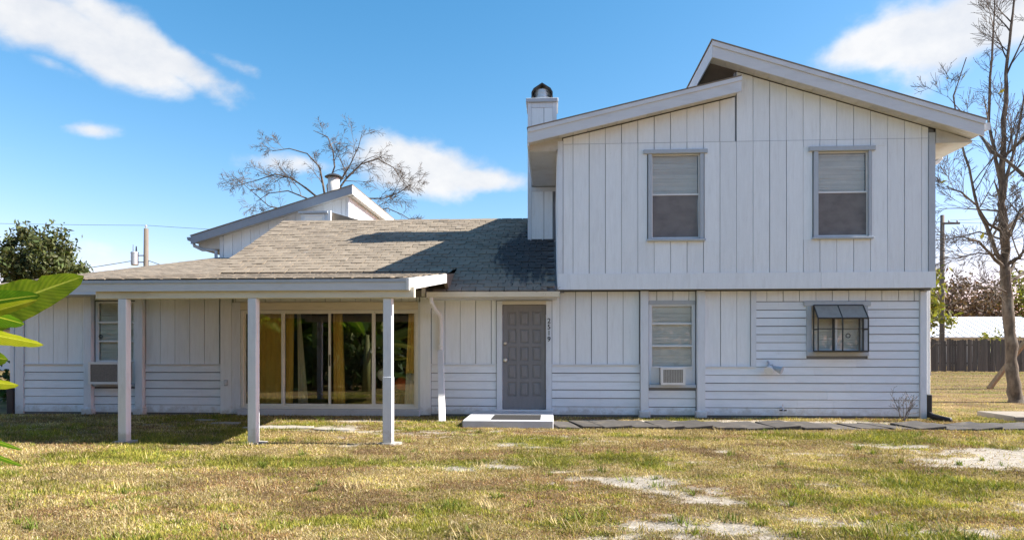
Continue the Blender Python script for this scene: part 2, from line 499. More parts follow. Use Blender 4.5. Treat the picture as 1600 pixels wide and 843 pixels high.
class MB:
    def __init__(s):
        s.v, s.f = [], []

    def poly(s, pts, faces):
        b = len(s.v)
        s.v += [tuple(p) for p in pts]
        s.f += [tuple(b + i for i in q) for q in faces]
        return s

    def box(s, x0, x1, y0, y1, z0, z1):
        return s.poly([(x0, y0, z0), (x1, y0, z0), (x1, y1, z0), (x0, y1, z0), (x0, y0, z1), (x1, y0, z1), (x1, y1, z1), (x0, y1, z1)],
                      [(0, 3, 2, 1), (4, 5, 6, 7), (0, 1, 5, 4), (1, 2, 6, 5), (2, 3, 7, 6), (3, 0, 4, 7)])

    def hexa(s, bottom, top):
        """bottom and top: four points each, same winding (counter-clockwise from above)"""
        return s.poly(list(bottom) + list(top), [(0, 3, 2, 1), (4, 5, 6, 7), (0, 1, 5, 4), (1, 2, 6, 5), (2, 3, 7, 6), (3, 0, 4, 7)])

    def prism_y(s, prof, y0, y1):
        """profile in (x, z), counter-clockwise seen from -Y, pushed from y0 to y1"""
        n = len(prof)
        pts = [(x, y0, z) for x, z in prof] + [(x, y1, z) for x, z in prof]
        fs = [tuple(range(n)), tuple(range(2 * n - 1, n - 1, -1))]
        fs += [(i, i + n, (i + 1) % n + n, (i + 1) % n) for i in range(n)]
        return s.poly(pts, fs)

    def prism_x(s, prof, x0, x1):
        n = len(prof)
        pts = [(x0, y, z) for y, z in prof] + [(x1, y, z) for y, z in prof]
        fs = [tuple(range(n - 1, -1, -1)), tuple(range(n, 2 * n))]
        fs += [(i, (i + 1) % n, (i + 1) % n + n, i + n) for i in range(n)]
        return s.poly(pts, fs)

    def tube(s, path, radii, n=6, cap=True):
        path = [Vector(p) for p in path]
        if not hasattr(radii, '__len__'):
            radii = [radii] * len(path)
        b = len(s.v)
        up = Vector((0.31, 0.17, 0.93))
        for i, p in enumerate(path):
            d = (path[min(i + 1, len(path) - 1)] - path[max(i - 1, 0)])
            d = d.normalized() if d.length > 1e-9 else Vector((0, 0, 1))
            a = d.cross(up)
            if a.length < 1e-3:
                a = d.cross(Vector((1, 0, 0)))
            a.normalize()
            c = d.cross(a)
            for j in range(n):
                t = 2 * math.pi * j / n
                q = p + (a * math.cos(t) + c * math.sin(t)) * radii[i]
                s.v.append((q.x, q.y, q.z))
        for i in range(len(path) - 1):
            for j in range(n):
                s.f.append((b + i * n + j, b + i * n + (j + 1) % n, b + (i + 1) * n + (j + 1) % n, b + (i + 1) * n + j))
        if cap:
            s.f.append(tuple(b + j for j in range(n))[::-1])
            s.f.append(tuple(b + (len(path) - 1) * n + j for j in range(n)))
        return s

    def lathe(s, c, prof, n=20):
        """prof: (radius, z) from the bottom up, turned about the vertical through c"""
        b = len(s.v)
        for r, z in prof:
            for j in range(n):
                t = 2 * math.pi * j / n
                s.v.append((c[0] + r * math.cos(t), c[1] + r * math.sin(t), c[2] + z))
        for i in range(len(prof) - 1):
            for j in range(n):
                s.f.append((b + i * n + j, b + i * n + (j + 1) % n, b + (i + 1) * n + (j + 1) % n, b + (i + 1) * n + j))
        s.f.append(tuple(b + j for j in range(n))[::-1])
        s.f.append(tuple(b + (len(prof) - 1) * n + j for j in range(n)))
        return s

    def mesh(s, name):
        me = bpy.data.meshes.new(name)
        me.from_pydata(s.v, [], s.f)
        me.update()
        return me

    def build(s, name, mat, parent=None, smooth=False, bevel=0.0):
        me = s.mesh(name)
        if bevel:
            bm = bmesh.new()
            bm.from_mesh(me)
            bmesh.ops.remove_doubles(bm, verts=bm.verts, dist=1e-5)
            bmesh.ops.bevel(bm, geom=[e for e in bm.edges if e.calc_face_angle(0) > 0.6], offset=bevel, segments=1, affect='EDGES')
            bm.to_mesh(me)
            bm.free()
        if smooth:
            me.polygons.foreach_set('use_smooth', [True] * len(me.polygons))
        return link(name, me, mat, parent)


def link(name, me, mat, parent=None, mw=None):
    if mat is not None and len(me.materials) == 0:
        me.materials.append(M[mat])
    o = bpy.data.objects.new(name, me)
    COL.objects.link(o)
    mw = mw if mw is not None else Matrix.Identity(4)
    if parent is not None:
        o.parent = parent
        o.matrix_parent_inverse = WM[parent].inverted()
    o.matrix_basis = mw
    WM[o] = mw.copy()
    return o


def empty(name, loc, parent=None):
    o = bpy.data.objects.new(name, None)
    o.empty_display_size = 0.2
    COL.objects.link(o)
    mw = Matrix.Translation(Vector(loc))
    if parent is not None:
        o.parent = parent
        o.matrix_parent_inverse = WM[parent].inverted()
    o.matrix_basis = mw
    WM[o] = mw.copy()
    return o


def tag(o, label=None, cat=None, group=None, kind=None):
    if label:
        o['label'] = label
    if cat:
        o['category'] = cat
    if group:
        o['group'] = group
    if kind:
        o['kind'] = kind
    return o


_unit = {}


def unit_mesh(kind, mat):
    key = (kind, mat)
    if key not in _unit:
        mb = MB()
        if kind == 'box':
            mb.box(0, 1, 0, 1, 0, 1)
        elif kind == 'lap':          # clapboard: thick lower edge, thin upper edge tucked under the next one
            mb.prism_x([(0.0, 0.0), (1.0, 0.0), (1.0, 1.0), (0.45, 1.0), (0.02, 0.05)], 0, 1)
        me = mb.mesh(kind)
        me.materials.append(M[mat])
        _unit[key] = me
    return _unit[key]


def piece(name, kind, mat, x0, x1, y0, y1, z0, z1, parent):
    mw = Matrix.Translation((x0, y0, z0)) @ Matrix.Diagonal((x1 - x0, y1 - y0, z1 - z0, 1))
    return link(name, unit_mesh(kind, mat), mat, parent, mw)


# ------------------------------------------------------------------ value noise (numpy)
def vnoise(x, y, seed=0):
    xi, yi = np.floor(x).astype(np.int64), np.floor(y).astype(np.int64)
    xf, yf = x - xi, y - yi
    u, v = xf * xf * (3 - 2 * xf), yf * yf * (3 - 2 * yf)

    def h(a, b):
        n = (a * 374761393 + b * 668265263 + seed * 1442695041) & 0x7fffffff
        n = ((n ^ (n >> 13)) * 1274126177) & 0x7fffffff
        n = n ^ (n >> 16)
        return (n & 0xffff) / 65535.0
    a, b, c, d = h(xi, yi), h(xi + 1, yi), h(xi, yi + 1), h(xi + 1, yi + 1)
    return (a * (1 - u) + b * u) * (1 - v) + (c * (1 - u) + d * u) * v


def fbm(x, y, seed=0, oct=4):
    s, a, t = 0, 0.5, 0
    for i in range(oct):
        s = s + a * vnoise(x * 2 ** i, y * 2 ** i, seed + i * 17)
        t += a
        a *= 0.55
    return s / t


def sstep(e0, e1, x):
    t = np.clip((x - e0) / (e1 - e0), 0, 1)
    return t * t * (3 - 2 * t)


# bare sandy places of the yard: centre x, y, half sizes, turn
SAND = [(5.25, -5.05, 1.1, 0.65, -0.35, 1.2), (5.9, -4.5, 1.2, 0.75, 0.0, 1.2), (-3.2, -1.0, 2.2, 0.30, 0.0, 0.75), (-1.9, -2.9, 0.9, 0.5, 0.0, 0.6), (-6.8, -1.6, 1.2, 0.4, 0.0, 0.5), (4.8, -3.75, 0.75, 0.28, -0.25, 0.95),
        (0.80, -6.55, 0.75, 0.42, -0.35, 1.0), (1.30, -7.15, 0.7, 0.30, -0.2, 0.9), (0.35, -5.9, 0.4, 0.2, 0.0, 0.6),
        (-0.75, -5.75, 0.65, 0.28, 0.0, 0.85), (1.0, -8.25, 0.7, 0.45, 0.2, 0.9), (0.55, -8.7, 0.6, 0.35, 0.0, 0.9),
        (2.2, -7.9, 0.5, 0.25, 0.2, 0.6), (2.7, -6.6, 0.5, 0.2, 0.2, 0.55), (3.1, -8.2, 0.6, 0.28, 0.1, 0.6),
        (-0.5, -4.1, 0.9, 0.35, 0.0, 0.45), (0.5, -3.2, 1.2, 0.35, 0.0, 0.5), (-4.2, -2.0, 1.1, 0.35, 0.0, 1.0),
        (-3.2, -2.45, 0.9, 0.25, 0.0, 0.85), (-2.4, -3.9, 0.55, 0.35, 0.0, 0.6), (-2.9, -3.2, 0.5, 0.25, 0, 0.55),
        (3.0, -4.6, 1.0, 0.22, 0.05, 0.5), (2.0, -4.2, 0.8, 0.2, 0.0, 0.45),
        (1.6, -0.75, 1.6, 0.25, 0.0, 1.0), (4.2, -0.72, 2.4, 0.26, 0.0, 0.95), (-1.2, -2.4, 1.6, 0.25, 0, 0.45),
        (4.0, -7.4, 0.5, 0.25, 0.2, 0.5), (1.9, -5.35, 0.6, 0.18, 0.0, 0.4), (-1.9, -8.4, 0.4, 0.2, 0.0, 0.35)]


def fields(x, y):
    """sand (0..1), green (0..1), brown (0..1) over the yard"""
    w1, w2 = fbm(x * 1.7, y * 1.7, 3), fbm(x * 1.7, y * 1.7, 9)
    s = np.zeros_like(x)
    for (cx, cy, a, b, t, wt) in SAND:
        dx, dy = x - cx + (w1 - 0.5) * 0.8, y - cy + (w2 - 0.5) * 0.5
        p, q = dx * math.cos(t) + dy * math.sin(t), -dx * math.sin(t) + dy * math.cos(t)
        s = np.maximum(s, wt * np.exp(-((p / a) ** 2 + (q / b) ** 2)))
    n = fbm(x * 4.5, y * 6.5, 21, 5)
    sand = sstep(0.26, 0.80, s + (n - 0.5) * 1.5) * (s > 0.05)
    nl = fbm(x * 0.75 + 4.2, y * 1.1, 33, 4)
    loc = np.zeros_like(x)
    for (cx, cy, a, b, wt) in [(-4.2, -5.35, 1.3, 0.40, 0.30), (2.0, -6.2, 0.9, 0.5, 0.34), (0.4, -3.6, 1.3, 0.5, 0.22), (1.4, -3.0, 1.0, 0.35, 0.25),
                               (-6.5, -3.0, 3.5, 1.6, 0.22), (-3.2, -5.6, 1.1, 0.4, 0.25), (3.6, -3.6, 1.4, 0.5, 0.12), (-2.0, -8.3, 0.4, 0.25, 0.2),
                               (3.8, -6.2, 1.3, 0.6, 0.14), (0.7, -5.0, 0.9, 0.3, 0.22), (2.4, -8.4, 1.0, 0.4, 0.16), (-0.4, -4.6, 1.0, 0.3, 0.15), (10, 3, 6, 5, 0.12)]:
        loc = loc + wt * np.exp(-(((x - cx) / a) ** 2 + ((y - cy) / b) ** 2))
    green = sstep(0.53, 0.78, nl + loc + (fbm(x * 5, y * 7, 41) - 0.5) * 0.45)
    brown = sstep(0.46, 0.66, fbm(x * 1.3 - 7, y * 1.9, 57, 4) + (fbm(x * 6, y * 8, 61) - 0.5) * 0.4)
    return sand, green, brown


def build_ground():
    xs = np.concatenate([-np.geomspace(1200, 13, 40), np.arange(-12.9, 12.95, 0.085), np.geomspace(13, 1200, 40)])
    ys = np.concatenate([-np.geomspace(1200, 13.6, 30), np.arange(-13.5, 1.2, 0.075), np.geomspace(1.3, 40, 70), np.geomspace(43, 1500, 24)])
    X, Y = np.meshgrid(xs, ys)
    nx, ny = len(xs), len(ys)
    sand, green, brown = fields(X, Y)
    near = np.exp(-((X / 20) ** 4)) * np.exp(-((Y / 16) ** 4))
    Z = ((fbm(X * 0.9, Y * 0.9, 71) - 0.5) * 0.035 + (fbm(X * 6, Y * 6, 77) - 0.5) * 0.022) * near - sand * 0.012
    Z = Z - 0.004
    Z = Z * (1 - sstep(-1.0, 0.2, Y) * 0.8)
    v = np.stack([X, Y, Z], -1).reshape(-1, 3)
    idx = np.arange(nx * ny).reshape(ny, nx)
    f = np.stack([idx[:-1, :-1], idx[:-1, 1:], idx[1:, 1:], idx[1:, :-1]], -1).reshape(-1, 4)
    me = bpy.data.meshes.new('ground')
    me.vertices.add(len(v))
    me.vertices.foreach_set('co', v.ravel())
    me.loops.add(f.size)
    me.loops.foreach_set('vertex_index', f.ravel())
    me.polygons.add(len(f))
    me.polygons.foreach_set('loop_start', np.arange(len(f)) * 4)
    me.update(calc_edges=True)
    me.polygons.foreach_set('use_smooth', np.ones(len(f), bool))
    c_dry, c_green, c_brown, c_sand = (np.array(q) for q in ((0.22, 0.155, 0.07), (0.12, 0.115, 0.035), (0.15, 0.10, 0.055), (0.36, 0.325, 0.275)))
    g, b, s = (q.ravel()[:, None] for q in (green, brown, sand))
    c = c_dry * (1 - b) + c_brown * b
    c = c * (1 - g) + c_green * g
    c = c * (1 - s) + c_sand * s
    a = me.color_attributes.new('soil', 'FLOAT_COLOR', 'POINT')
    a.data.foreach_set('color', np.concatenate([c, np.ones((len(c), 1))], 1).astype(np.float32).ravel())
    o = link('ground', me, 'lawn_soil')
    tag(o, kind='structure')


build_ground()

# ================================================================== THE HOUSE
rng = random.Random(5)
house = empty('house', (-2.0, 4.0, 0.0))
tag(house, 'pale blue-grey wooden house with two-storey wing, low porch and board siding', 'house')


def zl_top(x):            # left half of the big roof, upper face
    return 5.43 + 0.225 * (x + 0.44)


def zr_top(x):            # right half of the big roof, upper face
    return 6.97 - 0.319 * (x - 2.94)


def zm_top(y):            # long low main roof, front face
    return 2.40 + 0.46 * (y + 0.55)


def zp_top(y):            # porch roof
    return 2.28 + 0.126 * (y + 4.1)


def zw_top(y):            # end wing roof
    return 2.64 + 0.192 * y


def zb_top(x):            # rear wing roof
    return 5.03 + 0.2945 * (x + 11.75)


def boards(wall, x0, x1, z0, ztop, ysurf, pitch=0.305, mat='paint_vertical', holes=(), gap=0.010, start=None, name='board', th=0.022):
    """upright boards with shadow gaps; ztop is a number or a function of x"""
    zt = ztop if callable(ztop) else (lambda x: ztop)
    x = x0 if start is None else start
    edges = []
    while x < x1 - 1e-6:
        edges.append((max(x, x0), min(x + pitch, x1)))
        x += pitch
    for (a, b) in edges:
        if b - a < 0.03:
            continue
        segs = [(a, b, z0, None)]
        for (hx0, hx1, hz0, hz1) in holes:
            out = []
            for (p, q, r, t) in segs:
                top = t if t is not None else 99
                if q <= hx0 or p >= hx1 or top <= hz0 or r >= hz1:
                    out.append((p, q, r, t))
                    continue
                if r < hz0:
                    out.append((p, q, r, hz0))
                if p < hx0:
                    out.append((p, hx0, max(r, hz0), min(top, hz1)))
                if q > hx1:
                    out.append((hx1, q, max(r, hz0), min(top, hz1)))
                if top > hz1:
                    out.append((p, q, hz1, t))
            segs = out
        for (p, q, r, t) in segs:
            g0 = gap / 2 * rng.uniform(0.6, 1.5) if p == a else 0.0
            g1 = gap / 2 * rng.uniform(0.6, 1.5) if q == b else 0.0
            pa, qa = p + g0, q - g1
            if qa - pa < 0.015:
                continue
            jit = rng.uniform(-0.004, 0.003)
            if t is not None or not callable(ztop):
                piece(name, 'box', mat, pa, qa, ysurf + jit, ysurf + th, r, t if t is not None else zt(a), wall)
            else:
                mb = MB()
                mb.prism_y([(pa, r), (qa, r), (qa, zt(qa)), (pa, zt(pa))], ysurf + jit, ysurf + th)
                mb.build(name, mat, wall)


def laps(wall, x0, x1, z0, n, h, ysurf, holes=(), mat='paint_lap'):
    for i in range(n):
        a, b = z0 + i * h + 0.013, z0 + (i + 1) * h
        segs = [(x0, x1)]
        for (hx0, hx1, hz0, hz1) in holes:
            if b > hz0 + 0.02 and a < hz1 - 0.02:
                out = []
                for (p, q) in segs:
                    if q <= hx0 or p >= hx1:
                        out.append((p, q))
                        continue
                    if p < hx0:
                        out.append((p, hx0))
                    if q > hx1:
                        out.append((hx1, q))
                segs = out
        for (p, q) in segs:
            # a butt joint here and there in the long runs
            cuts = [p, q]
            if q - p > 2.5:
                cuts = [p, p + (q - p) * rng.uniform(0.25, 0.75), q]
            for s, t in zip(cuts[:-1], cuts[1:]):
                dz_ = rng.uniform(-0.004, 0.003)
                piece('plank', 'lap', mat, s + 0.001, t - 0.001, ysurf - rng.uniform(0, 0.005), ysurf + 0.034, a + dz_, b + rng.uniform(-0.004, 0.001), wall)


# ---------------------------------------------------------------- ground-floor front wall (a shell with openings)
wall = MB()
YB0, YB1 = 0.036, 0.14
segs = [(-10.89, -9.22, -0.05, 2.60), (-9.22, -8.36, -0.05, 0.60), (-9.22, -8.36, 2.28, 2.60), (-8.36, -6.22, -0.05, 2.60),
        (-6.22, -2.60, 2.10, 2.75), (-6.22, -2.60, -0.05, 0.10), (-2.60, -0.97, -0.05, 2.40), (-0.97, -0.10, 2.19, 2.40), (-0.10, 1.87, -0.05, 2.40),
        (1.87, 2.76, -0.05, 0.58), (1.87, 2.76, 2.20, 2.42), (2.76, 4.93, -0.05, 2.42), (4.93, 5.90, -0.05, 1.26), (4.93, 5.90, 2.16, 2.42), (5.90, 7.03, -0.05, 2.42)]
for (a, b, c, d) in segs:
    wall.box(a, b, YB0, YB1, c, d)
wall_low = wall.build('wall', 'groove', house)
side = MB()
side.box(-10.89, -10.77, YB1, 9.0, -0.05, 2.50)
side.prism_x([(YB1, -0.05), (9.0, -0.05), (9.0, 4.2), (YB1, 2.50)], -10.89, -10.77)
side.build('side_wall', 'paint_vertical', house)
MB().box(6.93, 7.03, YB1, 9.0, -0.05, 2.42).build('side_wall', 'paint_lap', house)
MB().box(-10.77, 6.93, 8.9, 9.0, -0.05, 2.6).build('rear_wall', 'paint_lap', house)

LH = 0.1617
for (a, b) in [(-10.72, -9.41), (-8.17, -6.62), (-2.36, -1.08), (0.005, 1.70)]:
    laps(wall_low, a, b, 0.03, 6, LH, 0.0)
    piece('ledge', 'box', 'paint_trim', a, b, -0.022, 0.03, 1.000, 1.022, wall_low)
boards(wall_low, -10.72, -9.41, 1.022, 2.52, 0.012)
boards(wall_low, -8.17, -6.62, 1.022, 2.52, 0.012)
boards(wall_low, -2.36, -1.08, 1.022, 2.36, 0.012, start=-2.40)
boards(wall_low, 0.005, 1.70, 1.022, 2.42, 0.012, start=-0.145)
# right-hand bay: boards with clapboards running round below and beside them
boards(wall_low, 2.93, 3.80, 0.985, 2.42, 0.012)
piece('ledge', 'box', 'paint_trim', 2.93, 3.90, -0.022, 0.03, 0.963, 0.985, wall_low)
piece('trim_board', 'box', 'paint_trim', 3.803, 3.90, -0.012, 0.03, 0.987, 2.42, wall_low)
CAS = (4.84, 5.98, 1.18, 2.215)
laps(wall_low, 2.93, 6.925, 0.03, 6, 0.1555, 0.0)
laps(wall_low, 3.902, 6.925, 0.963, 8, 0.1555, 0.0, holes=[CAS])
boards(wall_low, 3.902, 6.83, 2.222, 2.42, 0.010, start=3.80)
piece('trim_board', 'box', 'paint_trim', 6.835, 6.925, -0.004, 0.03, 2.222, 2.42, wall_low)
# window bays
laps(wall_low, -9.24, -8.34, 0.03, 3, LH, 0.0)
laps(wall_low, 1.87, 2.76, 0.03, 3, LH, 0.0)
boards(wall_low, 1.87, 2.76, 2.245, 2.42, 0.012, start=1.72)
boards(wall_low, -9.24, -8.34, 2.30, 2.52, 0.012)
boards(wall_low, -6.36, -2.60, 2.245, 2.56, 0.012, start=-6.62)

# corner boards and the flat half-columns
piece('corner_board', 'box', 'paint_trim', -10.90, -10.725, -0.02, 0.13, 0.0, 2.46, wall_low)
piece('corner_board', 'box', 'paint_trim', 6.93, 7.045, -0.024, 0.13, 0.0, 2.425, wall_low)
for (a, b) in [(-9.405, -9.25), (-8.335, -8.18), (1.705, 1.855), (2.775, 2.925)]:
    top = 2.50 if a < 0 else 2.425
    m_ = MB().box(a, b, -0.085, 0.03, 0.0, top)
    col_ = m_.build('half_column', 'paint_trim', house, bevel=0.004)
    MB().box(a - 0.03, b + 0.03, -0.115, 0.028, -0.02, 0.13).build('column_foot', 'paint_trim', col_, bevel=0.012)
piece('trim_board', 'box', 'paint_vertical', -6.61, -6.385, -0.016, 0.03, 0.02, 2.52, wall_low)
piece('trim_board', 'box', 'paint_vertical', -2.575, -2.37, -0.030, 0.03, 0.02, 2.40, wall_low)
piece('foundation', 'box', 'sheathing', -10.86, 7.02, 0.015, 0.035, -0.08, 0.05, wall_low)
# little outlet cover by the sliding door
oc = MB().box(-6.53, -6.45, -0.035, -0.017, 0.58, 0.70).build('outlet_cover', 'paint_casing', house, bevel=0.006)
MB().box(-6.515, -6.465, -0.048, -0.036, 0.60, 0.68).build('outlet_flap', 'paint_trim', oc, bevel=0.004)

# ---------------------------------------------------------------- upper storey
YU = -0.27
WL = (1.80, 2.87, 3.34, 5.06)
WR = (4.85, 5.93, 3.35, 5.07)
HL = (1.885, 2.785, 3.40, 4.985)
HR = (4.95, 5.865, 3.41, 4.985)


def roofline(x):
    return (zl_top(x) - 0.27) if x < 3.44 else (zr_top(x) - 0.30)


up = MB()
# shell as vertical strips round the two window openings
for (a, b, zs) in [(0.12, HL[0], [(2.46, None)]), (HL[0], HL[1], [(2.46, HL[2]), (HL[3], None)]), (HL[1], 3.44, [(2.46, None)]), (3.44, HR[0], [(2.46, None)]),
                   (HR[0], HR[1], [(2.46, HR[2]), (HR[3], None)]), (HR[1], 7.05, [(2.46, None)])]:
    for (c, d) in zs:
        e = 1e-4
        up.prism_y([(a, c), (b, c), (b, d if d else roofline(b - e)), (a, d if d else roofline(a + e))], YU + 0.026, YU + 0.13)
up.box(0.12, 0.24, YU + 0.13, 9.0, 2.4, 5.2)
up.box(6.93, 7.05, YU + 0.13, 9.0, 2.4, 5.2)
up.box(0.12, 7.05, 8.9, 9.0, 2.4, 5.2)
up.box(0.13, 7.04, YU + 0.13, 0.05, 2.44, 2.475)      # underside of the overhang
wall_up = up.build('upper_wall', 'groove', house)
ZJ = 5.195
boards(wall_up, 0.215, 6.94, 2.745, ZJ, YU, 0.3055, holes=[WL, WR], start=0.10)
boards(wall_up, 0.215, 3.435, ZJ + 0.008, roofline, YU + 0.001, 0.3055, start=0.10)
boards(wall_up, 3.445, 6.94, ZJ + 0.008, roofline, YU + 0.001, 0.3055, start=0.10 + 0.3055 * 11)
piece('joint_flashing', 'box', 'paint_casing', 0.215, 6.94, YU - 0.004, YU + 0.02, ZJ, ZJ + 0.008, wall_up)
piece('corner_board', 'box', 'paint_trim', 0.115, 0.212, YU - 0.016, YU + 0.10, 2.745, 5.26, wall_up)
piece('corner_board', 'box', 'paint_casing', 6.945, 7.06, YU - 0.016, YU + 0.10, 2.745, 5.30, wall_up)
# skirt boards along the foot of the overhang, a joint at one third
piece('skirt_board', 'box', 'paint_vertical', 0.11, 5.00, YU - 0.020, YU + 0.026, 2.44, 2.742, wall_up)
piece('skirt_board', 'box', 'paint_vertical', 5.004, 7.065, YU - 0.020, YU + 0.026, 2.442, 2.742, wall_up)
# cladding on the hidden flanks
boards_side = MB().box(7.052, 7.07, YU + 0.10, 9.0, 2.44, 5.1)
boards_side.build('side_cladding', 'paint_vertical', house)
MB().box(0.095, 0.118, YU + 0.10, 9.0, 2.44, 5.2).build('side_cladding', 'paint_vertical', house)


# ---------------------------------------------------------------- windows
def slats(x0, x1, y, z0, z1, step=0.028):
    mb = MB()
    z = z0
    while z < z1 - 0.005:
        j0, j1, ti = rng.gauss(0, 0.0022), rng.gauss(0, 0.0022), rng.uniform(0.004, 0.016)
        mb.poly([(x0, y, z + j0), (x1, y, z + j1), (x1, y + ti, z + j1 + step * 0.84), (x0, y + ti, z + j0 + step * 0.84)], [(0, 1, 2, 3)])
        z += step
    mb.box(x0, x1, y + 0.030, y + 0.034, z0, z1)
    return mb


def upper_window(x0, x1, z0, z1, hole):
    hx0, hx1, hz0, hz1 = hole
    yf = YU - 0.030
    fr = empty('window', ((hx0 + hx1) / 2, YU, hz0), house)
    MB().box(x0 + 0.02, hx0, yf, YU + 0.024, hz0 - 0.02, hz1).build('jamb', 'paint_casing', fr)
    MB().box(hx1, x1 - 0.02, yf, YU + 0.024, hz0 - 0.02, hz1).build('jamb', 'paint_casing', fr)
    MB().box(x0 - 0.07, x1 + 0.05, yf - 0.022, YU + 0.024, hz1 + 0.001, z1).build('head_casing', 'paint_casing', fr, bevel=0.005)
    MB().box(x0 - 0.01, x1 + 0.01, yf - 0.045, YU + 0.024, z0, hz0 - 0.021).build('sill', 'paint_casing', fr, bevel=0.006)
    ya = YU + 0.055
    zm = hz0 + (hz1 - hz0) * 0.52
    s = MB()
    t = 0.022
    s.box(hx0, hx0 + t, ya - 0.025, ya + 0.02, hz0 - 0.02, hz1)
    s.box(hx1 - t, hx1, ya - 0.025, ya + 0.02, hz0 - 0.02, hz1)
    s.box(hx0 + t, hx1 - t, ya - 0.025, ya + 0.02, hz1 - t, hz1)
    s.box(hx0 + t, hx1 - t, ya - 0.025, ya + 0.02, hz0 - 0.02, hz0 + t)
    s.box(hx0 + t, hx1 - t, ya - 0.030, ya + 0.02, zm - 0.014, zm + 0.016)
    s.build('sash', 'paint_white', fr)
    MB().box(hx0 + t, hx1 - t, ya, ya + 0.004, zm + 0.016, hz1 - t).build('pane', 'glass', fr)
    MB().box(hx0 + t, hx1 - t, ya, ya + 0.004, hz0 + t, zm - 0.014).build('pane', 'glass', fr)
    MB().box(hx0 + t, hx1 - t, ya - 0.018, ya - 0.016, hz0 + t, zm - 0.014).build('insect_screen', 'insect_screen', fr)
    slats(hx0 + 0.03, hx1 - 0.03, ya + 0.03, hz0 + 0.0, hz1 - 0.03).build('blind', 'blind_upper', fr)
    return fr


upper_window(*WL, HL)
upper_window(*WR, HR)


def bay_window(x0, x1, z0, z1, zac, cuts, yw, blind):
    """tall three-light window with an air conditioner let into its foot"""
    fr = MB()
    t = 0.045
    fr.box(x0, x0 + t, yw - 0.02, yw + 0.05, zac, z1)
    fr.box(x1 - t, x1, yw - 0.02, yw + 0.05, zac, z1)
    fr.box(x0 + t, x1 - t, yw - 0.02, yw + 0.05, z1 - 0.03, z1)
    w = fr.build('window', 'paint_trim', house)
    zs = [z0] + list(cuts) + [z1 - 0.03]
    s = MB()
    for z in zs[:-1]:
        s.box(x0 + t, x1 - t, yw - 0.030, yw + 0.02, z - 0.016, z + 0.016)
    s.box(x0 + t, x0 + t + 0.018, yw - 0.012, yw + 0.02, z0 + 0.016, z1 - 0.03)
    s.box(x1 - t - 0.018, x1 - t, yw - 0.012, yw + 0.02, z0 + 0.016, z1 - 0.03)
    s.build('sash', 'paint_white', w)
    for a, b in zip(zs[:-1], zs[1:]):
        MB().box(x0 + t + 0.018, x1 - t - 0.018, yw, yw + 0.004, a + 0.016, b - 0.016).build('pane', 'glass', w)
    slats(x0 + t + 0.02, x1 - t - 0.02, yw + 0.03, z0 + 0.02, z1 - 0.03).build('blind', blind, w)
    MB().box(x0 - 0.005, x1 + 0.005, -0.06, yw + 0.05, zac - 0.06, zac).build('sill', 'paint_casing', w, bevel=0.005)
    return w


w1 = bay_window(-9.215, -8.365, 1.07, 2.27, 0.62, (1.47, 1.85), 0.03, 'blind_white')
w2 = bay_window(1.875, 2.755, 0.965, 2.17, 0.63, (1.37, 1.80), 0.045, 'blind_white')
MB().box(1.875, 2.755, 0.00, 0.035, 2.172, 2.243).build('head_casing', 'paint_casing', w2)
MB().box(1.92, 2.075, 0.045, 0.075, 0.632, 0.948).build('filler_panel', 'paint_white', w2)
MB().box(2.535, 2.71, 0.045, 0.075, 0.632, 0.948).build('filler_panel', 'paint_white', w2)
MB().box(-8.47, -8.41, 0.03, 0.06, 0.622, 1.05).build('filler_panel', 'paint_white', w1)
# burglar-alarm sticker ring in the left window
MB().tube([(-9.115 + 0.032 * math.cos(t), 0.018, 1.565 + 0.036 * math.sin(t)) for t in np.linspace(0, 2 * math.pi, 15)], 0.008, 5).build('window_latch', 'black_metal', w1)


def air_con(label, x0, x1, y0, y1, z0, z1, vertical):
    r = empty('air_conditioner', ((x0 + x1) / 2, (y0 + y1) / 2, z0))
    tag(r, label, 'air conditioner', 'window air conditioners of the house')
    c = MB()
    c.box(x0, x1, y0 + 0.02, y1, z0, z1)
    c.build('case', 'ac_plastic', r, bevel=0.012)
    b = MB()
    t = 0.035
    b.box(x0 - 0.01, x0 + t, y0, y0 + 0.019, z0 - 0.01, z1 + 0.01)
    b.box(x1 - t, x1 + 0.01, y0, y0 + 0.019, z0 - 0.01, z1 + 0.01)
    b.box(x0 + t, x1 - t, y0, y0 + 0.019, z1 - t, z1 + 0.01)
    b.box(x0 + t, x1 - t, y0, y0 + 0.019, z0 - 0.01, z0 + t)
    b.build('front_frame', 'ac_plastic', r)
    MB().box(x0 + t, x1 - t, y0 + 0.014, y0 + 0.018, z0 + t, z1 - t).build('coil', 'ac_grille', r)
    g = MB()
    if vertical:
        for i in range(1, 12):
            x = x0 + t + (x1 - x0 - 2 * t) * i / 12
            g.box(x - 0.002, x + 0.002, y0 + 0.006, y0 + 0.013, z0 + t, z1 - t)
    for i in range(1, 14):
        z = z0 + t + (z1 - z0 - 2 * t) * i / 14
        g.box(x0 + t, x1 - t, y0 + 0.003, y0 + 0.008, z - 0.0015, z + 0.0015)
    g.build('grille', 'aluminium' if vertical else 'ac_grille', r)
    if not vertical:
        s = MB()
        for i in range(5):
            s.box(x1 + 0.004, x1 + 0.008, y0 + 0.05 + i * 0.02, y0 + 0.06 + i * 0.02, z0 + 0.06, z1 - 0.06)
        s.build('vent', 'ac_grille', r)
    return r


air_con('large white air conditioner with brown grille in window behind leftmost porch post', -9.19, -8.56, -0.24, 0.09, 0.625, 1.045, False)
air_con('small white air conditioner with grey grille in window right of front door', 2.085, 2.525, -0.17, 0.09, 0.64, 0.955, True)

